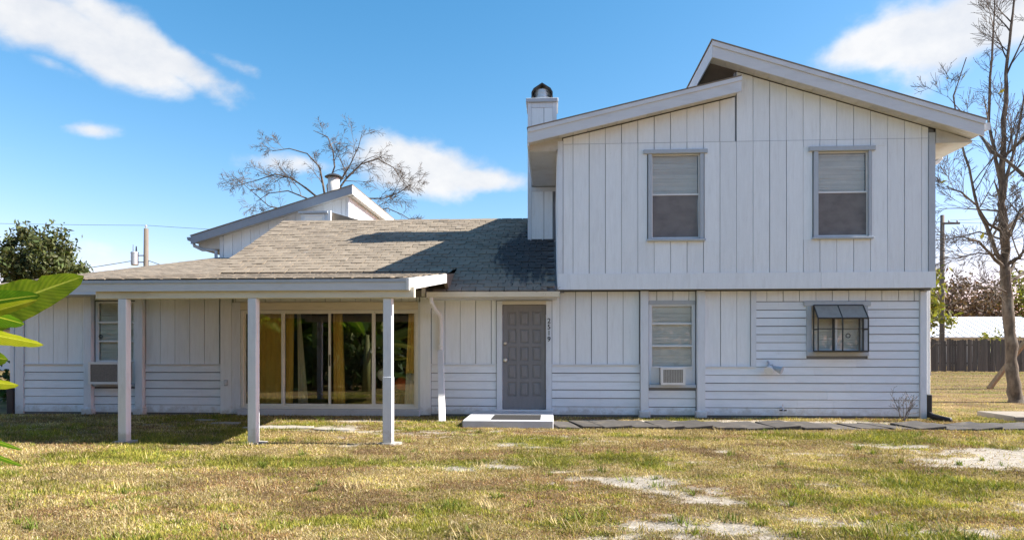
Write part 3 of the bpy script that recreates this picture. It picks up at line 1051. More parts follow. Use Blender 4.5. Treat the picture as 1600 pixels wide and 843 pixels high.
# kitchen window behind a bronze greenhouse cage
c0, c1, c2, c3 = CAS
kw = empty('window', (5.41, 0, c2), house)
MB().box(c0, 4.93, -0.022, 0.034, c2 + 0.09, c3 - 0.09).build('jamb', 'paint_casing', kw)
MB().box(5.90, c1 - 0.01, -0.022, 0.034, c2 + 0.09, c3 - 0.09).build('jamb', 'paint_casing', kw)
MB().box(c0 - 0.05, c1 + 0.04, -0.034, 0.034, c3 - 0.089, c3).build('head_casing', 'paint_casing', kw, bevel=0.005)
MB().box(c0, c1, -0.050, 0.034, c2, c2 + 0.089).build('sill', 'paint_casing', kw, bevel=0.006)
s = MB()
for (a, b) in [(4.93, 5.425), (5.405, 5.90)]:
    s.box(a, a + 0.03, 0.05, 0.08, 1.27, 2.125)
    s.box(b - 0.03, b, 0.052, 0.082, 1.27, 2.125)
    s.box(a + 0.03, b - 0.03, 0.05, 0.08, 2.09, 2.125)
    s.box(a + 0.03, b - 0.03, 0.05, 0.08, 1.27, 1.30)
s.build('sash', 'paint_white', kw)
MB().box(4.95, 5.88, 0.064, 0.068, 1.30, 2.09).build('pane', 'glass', kw)
slats(4.96, 5.87, 0.09, 1.29, 2.10, 0.05).build('blind', 'blind_white', kw)
gr = MB()
gx0, gx1, gy, gt, gf, gb = 4.955, 5.865, -0.27, 2.135, 1.885, 1.27


def bar(mb, a, b, w=0.022):
    mb.tube([a, b], w / 2 * 1.25, 4)


for x in (gx0, gx1):
    bar(gr, (x, -0.05, gt), (x, gy, gf), 0.024)
    bar(gr, (x, gy, gf), (x, gy, gb), 0.026)
    bar(gr, (x, -0.05, gt), (x, -0.05, gb), 0.026)
    bar(gr, (x, -0.05, gb), (x, gy, gb), 0.024)
    bar(gr, (x, -0.05, 1.68), (x, gy, 1.68), 0.024)
for (y, z) in [(-0.05, gt), (gy, gf), (gy, gb), (-0.05, gb)]:
    bar(gr, (gx0, y, z), (gx1, y, z), 0.026)
bar(gr, (gx0, gy, 1.69), (gx1, gy, 1.69), 0.012)
bar(gr, (5.40, gy, gf), (5.40, gy, gb), 0.028)
bar(gr, (5.40, -0.05, gt), (5.40, gy, gf), 0.02)
bar(gr, (5.32, -0.05, gf), (5.32, -0.05, gb), 0.05)
bar(gr, (5.80, -0.05, gf), (5.80, -0.05, gb), 0.035)
cage = gr.build('window_cage', 'black_metal', house)
MB().hexa([(gx0, gy, gf), (5.40, gy, gf), (5.40, -0.05, gt), (gx0, -0.05, gt)], [(gx0, gy, gf + 0.006), (5.40, gy, gf + 0.006), (5.40, -0.05, gt + 0.006), (gx0, -0.05, gt + 0.006)]).build('roof_panel', 'bronze_screen', cage)
MB().hexa([(5.40, gy, gf), (gx1, gy, gf), (gx1, -0.05, gt), (5.40, -0.05, gt)], [(5.40, gy, gf + 0.006), (gx1, gy, gf + 0.006), (gx1, -0.05, gt + 0.006), (5.40, -0.05, gt + 0.006)]).build('roof_panel', 'bronze_screen', cage)
MB().box(gx0, gx1, gy, -0.05, gb - 0.004, gb + 0.004).build('shelf', 'bronze_screen', cage)
MB().tube([(5.50 + 0.038 * math.cos(t), gy + 0.004, 1.56 + 0.038 * math.sin(t)) for t in np.linspace(0, 2 * math.pi, 13)], 0.009, 5).build('ring', 'black_metal', cage)

# ---------------------------------------------------------------- front door
MB().box(-1.072, -0.962, -0.020, 0.06, 0.10, 2.248).build('door_casing', 'paint_trim', house)
MB().box(-0.108, 0.002, -0.020, 0.06, 0.10, 2.248).build('door_casing', 'paint_trim', house)
MB().box(-0.961, -0.109, -0.018, 0.06, 2.178, 2.248).build('door_casing', 'gutter', house)
MB().box(-1.10, 0.03, -0.10, 0.10, 0.06, 0.135).build('threshold', 'paint_white', house, bevel=0.008)
dx0, dx1, dz0, dz1, dy = -0.955, -0.115, 0.142, 2.172, 0.035
cols = [(-0.865, -0.685), (-0.625, -0.445), (-0.385, -0.205)]
rows = [(0.385 + i * 0.345, 0.385 + i * 0.345 + 0.285) for i in range(5)]
d = MB()
xs_ = [dx0] + [v for c in cols for v in c] + [dx1]
zs_ = [dz0] + [v for r in rows for v in r] + [dz1]
for i in range(len(xs_) - 1):
    if i % 2 == 0:
        d.box(xs_[i], xs_[i + 1], dy, dy + 0.045, dz0, dz1)
for i in range(1, len(xs_) - 1, 2):
    for j in range(0, len(zs_) - 1, 2):
        d.box(xs_[i], xs_[i + 1], dy, dy + 0.045, zs_[j], zs_[j + 1])
door = d.build('door', 'door_grey', house)
for (a, b) in cols:
    for (p, q) in rows:
        m_ = MB()
        m_.box(a, b, dy + 0.020, dy + 0.04, p, q)
        t = 0.026
        m_.hexa([(a + t * .6, dy + 0.020, p + t * .6), (b - t * .6, dy + 0.020, p + t * .6), (b - t * .6, dy + 0.020, q - t * .6), (a + t * .6, dy + 0.020, q - t * .6)],
                [(a + 2 * t, dy + 0.006, p + 2 * t), (b - 2 * t, dy + 0.006, p + 2 * t), (b - 2 * t, dy + 0.006, q - 2 * t), (a + 2 * t, dy + 0.006, q - 2 * t)])
        m_.build('panel', 'door_grey', door)
def knob(x, z, r, name):
    mb = MB()
    path = [(x, dy, z), (x, dy - 0.02, z), (x, dy - 0.035, z), (x, dy - 0.055, z), (x, dy - 0.07, z)]
    mb.tube(path, [r * 1.2, r * 0.6, r * 0.9, r, r * 0.5], 10)
    mb.build(name, 'brass_white', door, smooth=True)
knob(-0.905, 1.095, 0.040, 'knob')
knob(-0.905, 1.425, 0.030, 'deadbolt')
# house number, one figure above the other
for i, ch in enumerate('2519'):
    cu = bpy.data.curves.new('figure', 'FONT')
    cu.body = ch
    cu.size = 0.135
    cu.extrude = 0.004
    cu.offset = 0.001
    cu.align_x = 'CENTER'
    tmp = bpy.data.objects.new('tmp', cu)
    COL.objects.link(tmp)
    dg = bpy.context.evaluated_depsgraph_get()
    me = bpy.data.meshes.new_from_object(tmp.evaluated_get(dg))
    bpy.data.objects.remove(tmp)
    mw = Matrix.Translation((-0.052, -0.026, 1.815 - i * 0.118)) @ Matrix.Rotation(R(90), 4, 'X')
    me.materials.clear()
    fo = link('house_figure', me, 'black_plastic', house, mw)
    fo['label'] = 'black figure %s of the house number beside the door' % ch

# ---------------------------------------------------------------- sliding glass door
sg = MB()
fx0, fx1, fz0, fz1 = -6.20, -2.62, 0.13, 2.085
sg.box(fx0, fx0 + 0.05, -0.005, 0.11, fz0, fz1)
sg.box(fx1 - 0.05, fx1, -0.005, 0.11, fz0, fz1)
sg.box(fx0 + 0.05, fx1 - 0.05, -0.005, 0.11, fz1 - 0.035, fz1)
sg.box(fx0 + 0.05, fx1 - 0.05, -0.015, 0.11, fz0, fz0 + 0.045)
slide = sg.build('sliding_door', 'aluminium', house)
px = [(-6.15, -5.335, 0.035), (-5.365, -4.385, 0.070), (-4.425, -3.505, 0.035), (-3.535, -2.67, 0.070)]
for (a, b, y) in px:
    z0, z1 = fz0 + 0.045, fz1 - 0.035
    m_ = MB()
    for (p, q) in [(a, a + 0.045), (b - 0.045, b)]:
        m_.box(p, q, y - 0.015, y + 0.014, z0, z1)
    m_.box(a + 0.045, b - 0.045, y - 0.015, y + 0.014, z0, z0 + 0.05)
    m_.box(a + 0.045, b - 0.045, y - 0.015, y + 0.014, z1 - 0.035, z1)
    m_.build('door_leaf', 'aluminium', slide)
    MB().box(a + 0.045, b - 0.045, y - 0.003, y + 0.003, z0 + 0.05, z1 - 0.035).build('pane', 'glass_door', slide)
MB().box(-4.405, -4.385, 0.005, 0.02, 0.98, 1.20).build('handle', 'black_metal', slide)
MB().box(-6.382, -6.205, -0.012, 0.03, 0.02, 2.24).build('door_casing', 'paint_trim', house)
MB().box(-2.618, -2.578, -0.012, 0.03, 0.02, 2.24).build('door_casing', 'paint_trim', house)
MB().box(-6.203, -2.620, -0.012, 0.03, 2.090, 2.24).build('door_casing', 'paint_bounce', house)
MB().box(-6.24, -2.58, -0.09, 0.12, -0.02, 0.125).build('threshold', 'concrete_painted', house, bevel=0.01)
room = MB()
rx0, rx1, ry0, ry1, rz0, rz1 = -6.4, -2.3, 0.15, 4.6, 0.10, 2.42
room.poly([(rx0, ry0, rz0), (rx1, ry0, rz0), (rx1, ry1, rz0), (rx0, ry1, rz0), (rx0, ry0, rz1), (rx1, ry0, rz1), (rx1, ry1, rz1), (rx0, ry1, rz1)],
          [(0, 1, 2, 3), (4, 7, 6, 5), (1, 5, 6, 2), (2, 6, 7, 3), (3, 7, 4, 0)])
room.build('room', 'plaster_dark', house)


def curtain(label, tops, bots, z0, z1, y, waves, mat, amp=0.03):
    """hanging cloth between x-ranges tops (at z1) and bots (at z0)"""
    n, mrow = max(24, waves * 8), 8
    mb = MB()
    for j in range(mrow + 1):
        t = j / mrow
        a = tops[0] * (1 - t) + bots[0] * t
        b = tops[1] * (1 - t) + bots[1] * t
        z = z1 + (z0 - z1) * t
        for i in range(n + 1):
            s_ = i / n
            mb.v.append((a + (b - a) * s_, y + amp * math.sin(s_ * waves * 2 * math.pi + 0.4 * math.sin(3 * t)) * (0.7 + 0.5 * math.sin(7 * s_)), z))
    for j in range(mrow):
        for i in range(n):
            k0 = j * (n + 1) + i
            mb.f.append((k0, k0 + n + 1, k0 + n + 2, k0 + 1))
    o = mb.build('curtain', mat, None, smooth=True)
    sm = o.modifiers.new('thickness', 'SOLIDIFY')
    sm.thickness = 0.004
    return tag(o, label, 'curtain', 'curtains behind the sliding glass door')


curtain('wide gold curtain filling the leftmost sliding glass pane', (-6.12, -5.36), (-6.12, -5.40), 0.17, 2.05, 0.165, 7, 'fabric_gold', 0.035)
curtain('gold curtain edge gathered at the left of the second glass pane', (-5.34, -5.17), (-5.34, -5.20), 0.17, 2.05, 0.165, 3, 'fabric_gold')
curtain('pale curtain lining flaring out beside the gathered gold curtain in second pane', (-5.15, -5.08), (-5.13, -4.92), 0.17, 2.05, 0.27, 3, 'fabric_lining', 0.02)
curtain('narrow gold curtain hanging at the left of the third glass pane', (-4.37, -4.18), (-4.36, -4.12), 0.17, 2.05, 0.155, 4, 'fabric_gold')
curtain('gold curtain tied back at the right end of the sliding door', (-2.84, -2.66), (-2.90, -2.66), 0.83, 2.05, 0.165, 3, 'fabric_gold')
curtain('white cloth hanging below the gold curtain at right end of sliding door', (-2.90, -2.66), (-2.94, -2.66), 0.17, 0.83, 0.20, 3, 'fabric_lining', 0.02)

# ---------------------------------------------------------------- shingle layer
SHING = []           # every tab: (name of roof part, centre, matrix, tone, weight)


def tab_mesh(w, l, t=0.022):
    mb = MB()
    c = 0.022
    # a tab: thick lower edge, cut corners, thinning upward under the next course
    pts = [(c - w / 2, 0), (w / 2 - c, 0), (w / 2, c), (w / 2, l), (-w / 2, l), (-w / 2, c)]
    lo = [(x, y, -0.004) for x, y in pts]
    hi = [(x, y, t * (1 - 0.75 * y / l)) for x, y in pts]
    n = len(pts)
    mb.poly(lo + hi, [tuple(range(n - 1, -1, -1)), tuple(range(n, 2 * n))] + [(i, (i + 1) % n, (i + 1) % n + n, i + n) for i in range(n)])
    me = mb.mesh('shingle')
    me.materials.append(M['shingle'])
    a = me.attributes.new('tone', 'FLOAT', 'POINT')
    a.data.foreach_set('value', np.zeros(len(me.vertices), np.float32))
    return me


TABW, EXPO = 0.27, 0.195
TAB = tab_mesh(TABW - 0.016, EXPO * 1.25)
THIN = tab_mesh(TABW - 0.003, EXPO * 1.15, 0.006)
rs = random.Random(11)


def shingle_plane(roof, x0, x1, y0, y1, ztop, slope, clip=None, tab=None):
    L = (y1 - y0) * math.sqrt(1 + slope * slope)
    rows_ = int(L / EXPO)
    ang = math.atan(slope)
    for r_ in range(rows_ + 1):
        s_ = r_ * EXPO
        y = y0 + s_ * math.cos(ang)
        if y > y1 - 0.05:
            break
        off = (r_ % 2) * TABW * 0.5 + rs.uniform(-0.03, 0.03)
        x = x0 + TABW / 2 + (0 if r_ % 2 == 0 else -TABW * 0.5)
        x += rs.uniform(-0.012, 0.012)
        while x < x1 - TABW * 0.3:
            cx = min(max(x, x0 + TABW / 2), x1 - TABW / 2)
            if clip is None or clip(cx, y):
                mw = Matrix.Translation((cx, y + rs.uniform(-0.014, 0.014), ztop(y) + 0.006 + (rs.uniform(0, 0.006) if tab is None else 0.0))) @ Matrix.Rotation(ang + (0.035 if tab is None else 0.012), 4, 'X') @ Matrix.Rotation(rs.uniform(-0.012, 0.012), 4, 'Z')
                d_ = (Vector((cx, y, ztop(y))) - CAM).length
                vis = abs(slope - (ztop(y) - CAM.z) / (y - CAM.y)) / d_ ** 2
                SHING.append((roof, mw, rs.uniform(-0.3, 0.3), vis, tab or TAB))
            x += TABW


# ---------------------------------------------------------------- main roof
def slab_y(x0, x1, y0, y1, zt, th):
    return MB().prism_x([(y0, zt(y0) - th), (y1, zt(y1) - th), (y1, zt(y1)), (y0, zt(y0))], x0, x1)


RY = 4.33
mr = MB()
mr.prism_x([(-0.53, zm_top(-0.53) - 0.12), (RY, zm_top(RY) - 0.14), (9.2, zm_top(RY) - 0.46 * (9.2 - RY) - 0.12), (9.2, zm_top(RY) - 0.46 * (9.2 - RY)), (RY, zm_top(RY)), (-0.53, zm_top(-0.53))], -7.05, 0.09)
roof_main = mr.build('roof', 'sheathing', house)
roof_main['label'] = 'long weathered grey shingle roof above the porch and front door'
shingle_plane(roof_main, -7.10, 0.09, -0.60, RY, zm_top, 0.46, clip=lambda x, y: not (y < 0.30 and -6.9 < x < -2.15) and not (x > -0.52 and 2.5 < y < 3.3))
# ridge caps
for i in range(31):
    x = -7.08 + i * 0.235
    if x > 0.0:
        break
    mb = MB()
    z = zm_top(RY) + 0.02
    mb.poly([(x, RY - 0.13, z - 0.055), (x + 0.25, RY - 0.13, z - 0.062), (x + 0.25, RY, z + 0.004), (x, RY, z + 0.014), (x + 0.25, RY + 0.13, z - 0.062), (x, RY + 0.13, z - 0.055)], [(0, 1, 2, 3), (3, 2, 4, 5)])
    o = mb.build('ridge_cap', 'shingle', roof_main)
    sm = o.modifiers.new('thickness', 'SOLIDIFY')
    sm.thickness = 0.012
# left gable end of the main roof
MB().prism_x([(0.14, 2.5), (8.9, 2.5), (RY, zm_top(RY) - 0.15)], -6.95, -6.85).build('gable_wall', 'paint_vertical', house)
MB().prism_x([(-0.55, zm_top(-0.55) - 0.14), (RY, zm_top(RY) - 0.16), (RY, zm_top(RY) - 0.015), (-0.55, zm_top(-0.55) - 0.005)], -7.085, -7.055).build('rake_board', 'paint_fascia', house)

# eave gutter over the door
g = MB()
g.prism_x([(-0.54, 2.27), (-0.635, 2.285), (-0.665, 2.375), (-0.655, 2.375), (-0.627, 2.295), (-0.55, 2.280), (-0.55, 2.375), (-0.54, 2.375)], -2.33, 0.145)
g.box(-2.335, -2.33, -0.66, -0.54, 2.275, 2.375)
g.box(0.145, 0.15, -0.66, -0.54, 2.275, 2.375)
gut = g.build('gutter', 'gutter', house)
MB().box(-2.36, 0.10, -0.535, 0.03, 2.262, 2.284).build('eave_soffit', 'soffit', house)
# litter of twigs lying in the gutter and at the roof corner
tw = MB()
for i in range(60):
    x = rng.choice([rng.uniform(-0.35, 0.12), rng.uniform(-2.2, 0.1), rng.uniform(-0.15, 0.14)])
    p = Vector((x, rng.uniform(-0.66, -0.55), 2.385 + rng.uniform(0, 0.03)))
    dv = Vector((rng.uniform(-1, 1), rng.uniform(-0.5, 0.3), rng.uniform(-0.5, 0.4))).normalized() * rng.uniform(0.03, 0.12)
    tw.tube([p, p + dv * 0.5 + Vector((0, 0, 0.01)), p + dv], 0.0025, 3)
lit = tw.build('twig_litter', 'bark_dark', gut)
lit['kind'] = 'stuff'

# downspout left of the door: upper elbow, then a loose lower length kicked outwards
ds = MB()
ds.tube([(-2.265, -0.585, 2.28), (-2.265, -0.585, 2.20), (-2.245, -0.40, 2.10), (-2.185, -0.12, 1.98), (-2.165, -0.08, 1.90), (-2.165, -0.07, 1.30)], [0.045] * 6, 8)
dsp = ds.build('downspout', 'paint_white', house)
q = [(-2.165, -0.095, 1.285), (-1.965, -1.12, 0.02)]
mb = MB()
a, b = Vector(q[0]), Vector(q[1])
hw, hd = 0.058, 0.04
mb.hexa([(b.x - hw, b.y - hd, b.z), (b.x + hw, b.y - hd, b.z), (b.x + hw, b.y + hd, b.z), (b.x - hw, b.y + hd, b.z)],
        [(a.x - hw, a.y - hd, a.z), (a.x + hw, a.y - hd, a.z), (a.x + hw, a.y + hd, a.z), (a.x - hw, a.y + hd, a.z)])
mb.build('loose_pipe', 'paint_white', dsp, bevel=0.006)
MB().box(-2.21, -2.12, -0.115, 0.0, 1.36, 1.385).build('strap', 'paint_white', dsp)

# ---------------------------------------------------------------- porch
pr_ = slab_y(-7.28, -1.99, -4.08, 1.0, lambda y: zp_top(y) - 0.012, 0.05)
roof_p = pr_.build('porch_roof', 'sheathing', house)
shingle_plane(roof_p, -7.30, -1.95, -4.12, 1.02, zp_top, 0.126, tab=THIN)
MB().box(-7.30, -1.975, -4.105, -4.075, 2.115, 2.262).build('fascia', 'paint_fascia', house)
MB().box(-7.30, -1.975, -4.118, -4.106, 2.225, 2.268).build('drip_edge', 'paint_casing', house)
MB().prism_x([(-4.118, zp_top(-4.118) - 0.165), (-0.78, zp_top(-0.78) - 0.165), (-0.78, zp_top(-0.78) - 0.004), (-4.118, zp_top(-4.118) - 0.004)], -1.973, -1.935).build('rake_board', 'paint_white', house)
MB().prism_x([(-4.118, zp_top(-4.118) - 0.165), (-0.78, zp_top(-0.78) - 0.165), (-0.78, zp_top(-0.78) - 0.004), (-4.118, zp_top(-4.118) - 0.004)], -7.335, -7.303).build('rake_board', 'paint_fascia', house)
# closing cheek between porch roof and main roof
MB().prism_x([(-0.775, zp_top(-0.775) - 0.10), (-0.50, zm_top(-0.50) - 0.02), (0.75, zm_top(0.75)), (0.75, zp_top(0.75)), (-0.775, zp_top(-0.775) - 0.005)], -2.0, -1.94).build('roof_cheek', 'shingle', house)
MB().prism_x([(-0.60, 2.30), (-0.05, 2.30), (-0.05, 2.70), (-0.60, 2.56)], -2.44, -2.37).build('porch_end_wall', 'soffit', house)
# porch ceiling boards
for i in range(17):
    x0_ = -7.26 + i * 0.31
    mb = slab_y(x0_ + 0.004, x0_ + 0.306, -4.06, -0.62 if x0_ > -2.4 else 0.0, lambda y: zp_top(y) - 0.066, 0.016)
    mb.build('ceiling_board', 'soffit', house)
beam = MB().box(-6.40, -1.875, -4.06, -3.97, 2.015, 2.165).build('beam', 'paint_bounce', house, bevel=0.005)
for i, (x, y) in enumerate([(-6.015, -4.0), (-4.15, -4.0), (-2.255, -3.97)]):
    h = 0.060
    pm = MB().box(x - h, x + h, y - h, y + h, 0.0, 2.013)
    po = pm.build('post', 'paint_trim', house, bevel=0.006)
    if i == 2:
        MB().box(x - h - 0.005, x + h + 0.005, y - h - 0.005, y + h + 0.005, 0.03, 0.93).build('post_sleeve', 'paint_trim', po, bevel=0.006)
    mb = MB()
    npt = 18
    prof = [(0.125 + 0.03 * math.sin(3 * j + i) + 0.012 * math.sin(7 * j)) for j in range(npt)]
    lo = [(x + 0.02 + prof[j] * 1.15 * math.cos(2 * math.pi * j / npt), y + 0.02 + prof[j] * math.sin(2 * math.pi * j / npt), -0.04) for j in range(npt)]
    hi = [(p[0] * 0.97 + x * 0.03, p[1] * 0.97 + y * 0.03, 0.018) for p in lo]
    mb.poly(lo + hi, [tuple(range(npt - 1, -1, -1)), tuple(range(npt, 2 * npt))] + [(j, (j + 1) % npt, (j + 1) % npt + npt, j + npt) for j in range(npt)])
    mb.build('post_footing', 'concrete', po)

# ---------------------------------------------------------------- low end wing roof
wr = slab_y(-11.18, -7.06, -0.60, 10.2, lambda y: zw_top(y) - 0.012, 0.10)
roof_w = wr.build('wing_roof', 'sheathing', house)
shingle_plane(roof_w, -11.22, -7.08, -0.64, 10.2, zw_top, 0.192, tab=THIN)
MB().box(-11.20, -7.30, -0.645, -0.605, 2.36, 2.50).build('fascia', 'paint_fascia', house)
MB().prism_x([(-0.64, zw_top(-0.64) - 0.16), (10.2, zw_top(10.2) - 0.16), (10.2, zw_top(10.2) - 0.006), (-0.64, zw_top(-0.64) - 0.006)], -11.22, -11.185).build('rake_board', 'paint_fascia', house)
MB().box(-11.18, -7.30, -0.60, 0.03, 2.355, 2.375).build('eave_soffit', 'soffit', house)

# ---------------------------------------------------------------- the two halves of the big roof
YF = -0.60
YR = 9.3


def slab_x(x0, x1, y0, y1, zt, t0, t1):
    return MB().prism_y([(x0, zt(x0) - t1), (x1, zt(x1) - t1), (x1, zt(x1) - t0), (x0, zt(x0) - t0)], y0, y1)


big_l = slab_x(-0.42, 3.46, YF + 0.035, YR, zl_top, 0.02, 0.20).build('big_roof', 'sheathing', house)
slab_x(-0.46, 3.46, YF - 0.022, YR, zl_top, -0.004, 0.018).build('shingle_layer', 'shingle', big_l)
slab_x(-0.44, 3.465, YF + 0.004, YF + 0.034, zl_top, 0.02, 0.285).build('fascia', 'paint_fascia', big_l)
slab_x(-0.445, 3.468, YF - 0.016, YF + 0.003, zl_top, 0.02, 0.095).build('drip_edge', 'paint_fascia', big_l)
MB().box(-0.455, -0.422, YF + 0.036, YR, 5.10, 5.40).build('eave_board', 'paint_trim', big_l)
MB().box(-0.42, 0.093, YU + 0.0, 2.53, 5.075, 5.095).build('eave_soffit', 'soffit', big_l)
MB().prism_y([(-0.42, 5.096), (0.20, 5.096), (0.20, zl_top(0.2) - 0.21), (-0.42, zl_top(-0.42) - 0.21)], YU - 0.01, YU + 0.01).build('eave_return', 'soffit', big_l)
big_r = slab_x(2.96, 7.72, YF + 0.035, YR, zr_top, 0.02, 0.20).build('big_roof', 'sheathing', house)
slab_x(2.92, 7.78, YF - 0.022, YR, zr_top, -0.006, 0.018).build('shingle_layer', 'shingle', big_r)
slab_x(2.94, 7.74, YF + 0.004, YF + 0.034, zr_top, 0.02, 0.315).build('fascia', 'paint_fascia', big_r)
slab_x(2.935, 7.75, YF - 0.016, YF + 0.003, zr_top, 0.02, 0.105).build('drip_edge', 'paint_fascia', big_r)
MB().box(2.938, 2.962, YF + 0.036, YR, zr_top(2.95) - 0.31, zr_top(2.95) - 0.02).build('high_fascia', 'paint_trim', big_r)
MB().box(7.722, 7.745, YF + 0.036, YR, zr_top(7.73) - 0.26, zr_top(7.73) - 0.02).build('eave_board', 'paint_fascia', big_r)


def soffit_run(parent, x0, x1, zt, t, n):
    for i in range(n):
        a = x0 + (x1 - x0) * i / n
        b = x0 + (x1 - x0) * (i + 1) / n - 0.006
        MB().prism_y([(a, zt(a) - t - 0.014), (b, zt(b) - t - 0.014), (b, zt(b) - t), (a, zt(a) - t)], YF + 0.036, YU - 0.002).build('soffit_panel', 'soffit', parent)


soffit_run(big_l, -0.42, 3.44, zl_top, 0.235, 14)
soffit_run(big_r, 2.97, 7.70, zr_top, 0.268, 18)
# clerestory face under the high edge
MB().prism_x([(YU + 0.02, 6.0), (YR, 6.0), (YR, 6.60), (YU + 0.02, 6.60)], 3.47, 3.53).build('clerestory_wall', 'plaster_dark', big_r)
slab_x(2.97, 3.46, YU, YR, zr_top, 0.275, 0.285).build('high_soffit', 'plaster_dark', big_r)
# right eave: boxed soffit with its triangular end
MB().box(7.07, 7.72, YU + 0.001, YR, 5.10, 5.115).build('eave_soffit', 'soffit', big_r)
MB().prism_y([(7.07, 5.10), (7.71, 5.10), (7.71, 5.14), (7.07, zr_top(7.07) - 0.285)], YU - 0.02, YU + 0.0).build('eave_return', 'soffit', big_r)
g = MB()
g.prism_y([(7.748, 5.24), (7.85, 5.25), (7.885, 5.38), (7.87, 5.38), (7.84, 5.265), (7.76, 5.255), (7.76, 5.37), (7.748, 5.37)], YF + 0.06, YR)
g.box(7.75, 7.875, YF + 0.05, YF + 0.06, 5.245, 5.375)
gr_ = g.build('gutter', 'paint_fascia', house)
MB().tube([(7.80, 0.9, 5.26), (7.80, 0.9, 5.14), (7.72, 0.9, 5.06), (7.25, 0.85, 4.92), (7.16, 0.85, 4.80), (7.14, 0.85, 2.5)], 0.05, 8).build('downspout', 'paint_trim', gr_)

# corner downspout with its black boot
dr = MB().box(7.05, 7.13, 0.015, 0.085, 0.42, 2.43).build('downspout', 'paint_white', house, bevel=0.008)
mb = MB()
mb.box(7.045, 7.145, -0.03, 0.10, 0.02, 0.46)
mb.build('boot', 'black_plastic', dr, bevel=0.012)
MB().tube([(7.10, 0.03, 0.10), (7.11, -0.10, 0.055), (7.14, -0.34, 0.04), (7.20, -0.52, 0.03)], [0.055, 0.055, 0.05, 0.045], 8).build('outlet_pipe', 'black_plastic', dr, smooth=True)
dl = MB().box(-11.02, -10.93, -0.01, 0.07, 0.5, 2.36).build('downspout', 'paint_trim', house, bevel=0.008)
MB().box(-11.06, -10.92, -0.05, 0.08, -0.02, 0.52).build('boot', 'black_plastic', dl, bevel=0.012)

# ---------------------------------------------------------------- chimney chase
ch = MB().box(-0.525, 0.085, 2.575, 3.28, 3.45, 7.04).build('chimney', 'groove', house)
for (a, b) in [(-0.465, -0.185), (-0.175, 0.02)]:
    piece('board', 'box', 'paint_vertical', a, b, 2.556, 2.574, 3.6, 4.96, ch)
    piece('board', 'box', 'paint_vertical', a, b, 2.556, 2.574, 5.5, 6.90, ch)
piece('corner_board', 'box', 'paint_trim', -0.555, -0.468, 2.545, 2.66, 3.55, 7.02, ch)
piece('corner_board', 'box', 'paint_trim', 0.023, 0.115, 2.545, 2.66, 5.3, 7.02, ch)
piece('trim_board', 'box', 'paint_trim', -0.466, 0.09, 2.550, 2.58, 4.965, 5.065, ch)
piece('trim_board', 'box', 'paint_trim', -0.466, 0.021, 2.550, 2.58, 6.905, 7.02, ch)
piece('side_cladding', 'box', 'paint_vertical', -0.545, -0.526, 2.662, 3.30, 3.5, 7.02, ch)
piece('side_cladding', 'box', 'paint_vertical', 0.086, 0.108, 2.662, 3.30, 5.4, 7.02, ch)
piece('flashing', 'box', 'galvanised', -0.60, 0.09, 2.46, 2.556, 3.72, 3.80, ch)
MB().box(-0.595, 0.150, 2.50, 3.35, 7.022, 7.115).build('chimney_cap', 'paint_casing', ch, bevel=0.01)
fl = MB().lathe((-0.225, 2.93, 7.116), [(0.215, 0), (0.215, 0.10), (0.225, 0.105), (0.225, 0.12), (0.205, 0.125), (0.205, 0.20), (0.215, 0.205), (0.215, 0.22), (0.205, 0.225), (0.205, 0.29)], 24).build('flue', 'galvanised', ch)
hood = MB()
arch = [(-0.25, 0.06), (-0.25, 0.20), (-0.20, 0.29), (-0.10, 0.355), (0.0, 0.42), (0.10, 0.355), (0.20, 0.29), (0.25, 0.20), (0.25, 0.06)]
inn = [(x * 0.90, z - 0.028 if abs(x) < 0.24 else z) for x, z in arch]
for (p, q), (p2, q2) in zip(zip(arch[:-1], arch[1:]), zip(inn[:-1], inn[1:])):
    quad = [(-0.225 + p[0], 7.116 + p[1]), (-0.225 + p2[0], 7.116 + p2[1]), (-0.225 + q2[0], 7.116 + q2[1]), (-0.225 + q[0], 7.116 + q[1])]
    hood.prism_y(quad, 2.68, 3.18)
for sx in (-0.468, 0.018):
    for yy in (2.70, 3.16):
        hood.tube([(sx, yy, 7.115), (sx, yy, 7.20)], 0.014, 4)
hood.build('rain_hood', 'black_metal', ch)

# ---------------------------------------------------------------- rear wing with shed roof
YBK = 8.75
rw = MB()
rw.prism_y([(-10.98, 3.0), (-6.66, 3.0), (-6.66, zb_top(-6.66) - 0.2), (-10.98, zb_top(-10.98) - 0.2)], YBK + 0.026, YBK + 0.15)
rw.prism_x([(YBK + 0.15, 3.0), (16, 3.0), (16, zb_top(-6.66) - 0.2), (YBK + 0.15, zb_top(-6.66) - 0.2)], -6.78, -6.66)
rw.box(-10.98, -10.86, YBK + 0.15, 16, 2.5, 5.0)
rw.box(-10.86, -6.78, 15.9, 16, 2.5, 5.1)
wall_r = rw.build('rear_wing_wall', 'groove', house)
boards(wall_r, -10.86, -6.74, 3.2, lambda x: zb_top(x) - 0.22, YBK, 0.305)
piece('corner_board', 'box', 'paint_trim', -10.99, -10.865, YBK - 0.012, YBK + 0.1, 3.2, zb_top(-10.98) - 0.22, wall_r)
piece('corner_board', 'box', 'paint_trim', -6.735, -6.64, YBK - 0.012, YBK + 0.1, 3.2, zb_top(-6.74) - 0.22, wall_r)
piece('side_cladding', 'box', 'paint_white', -6.658, -6.635, YBK + 0.102, 16, 3.2, zb_top(-6.66) - 0.22, wall_r)
rr_ = slab_x(-11.75, -6.44, YBK - 0.36, 16.4, zb_top, 0.02, 0.20).build('rear_roof', 'sheathing', house)
slab_x(-11.79, -6.40, YBK - 0.42, 16.4, zb_top, -0.005, 0.018).build('shingle_layer', 'shingle', rr_)
slab_x(-11.77, -6.42, YBK - 0.395, YBK - 0.362, zb_top, 0.02, 0.285).build('fascia', 'paint_shaded', rr_)
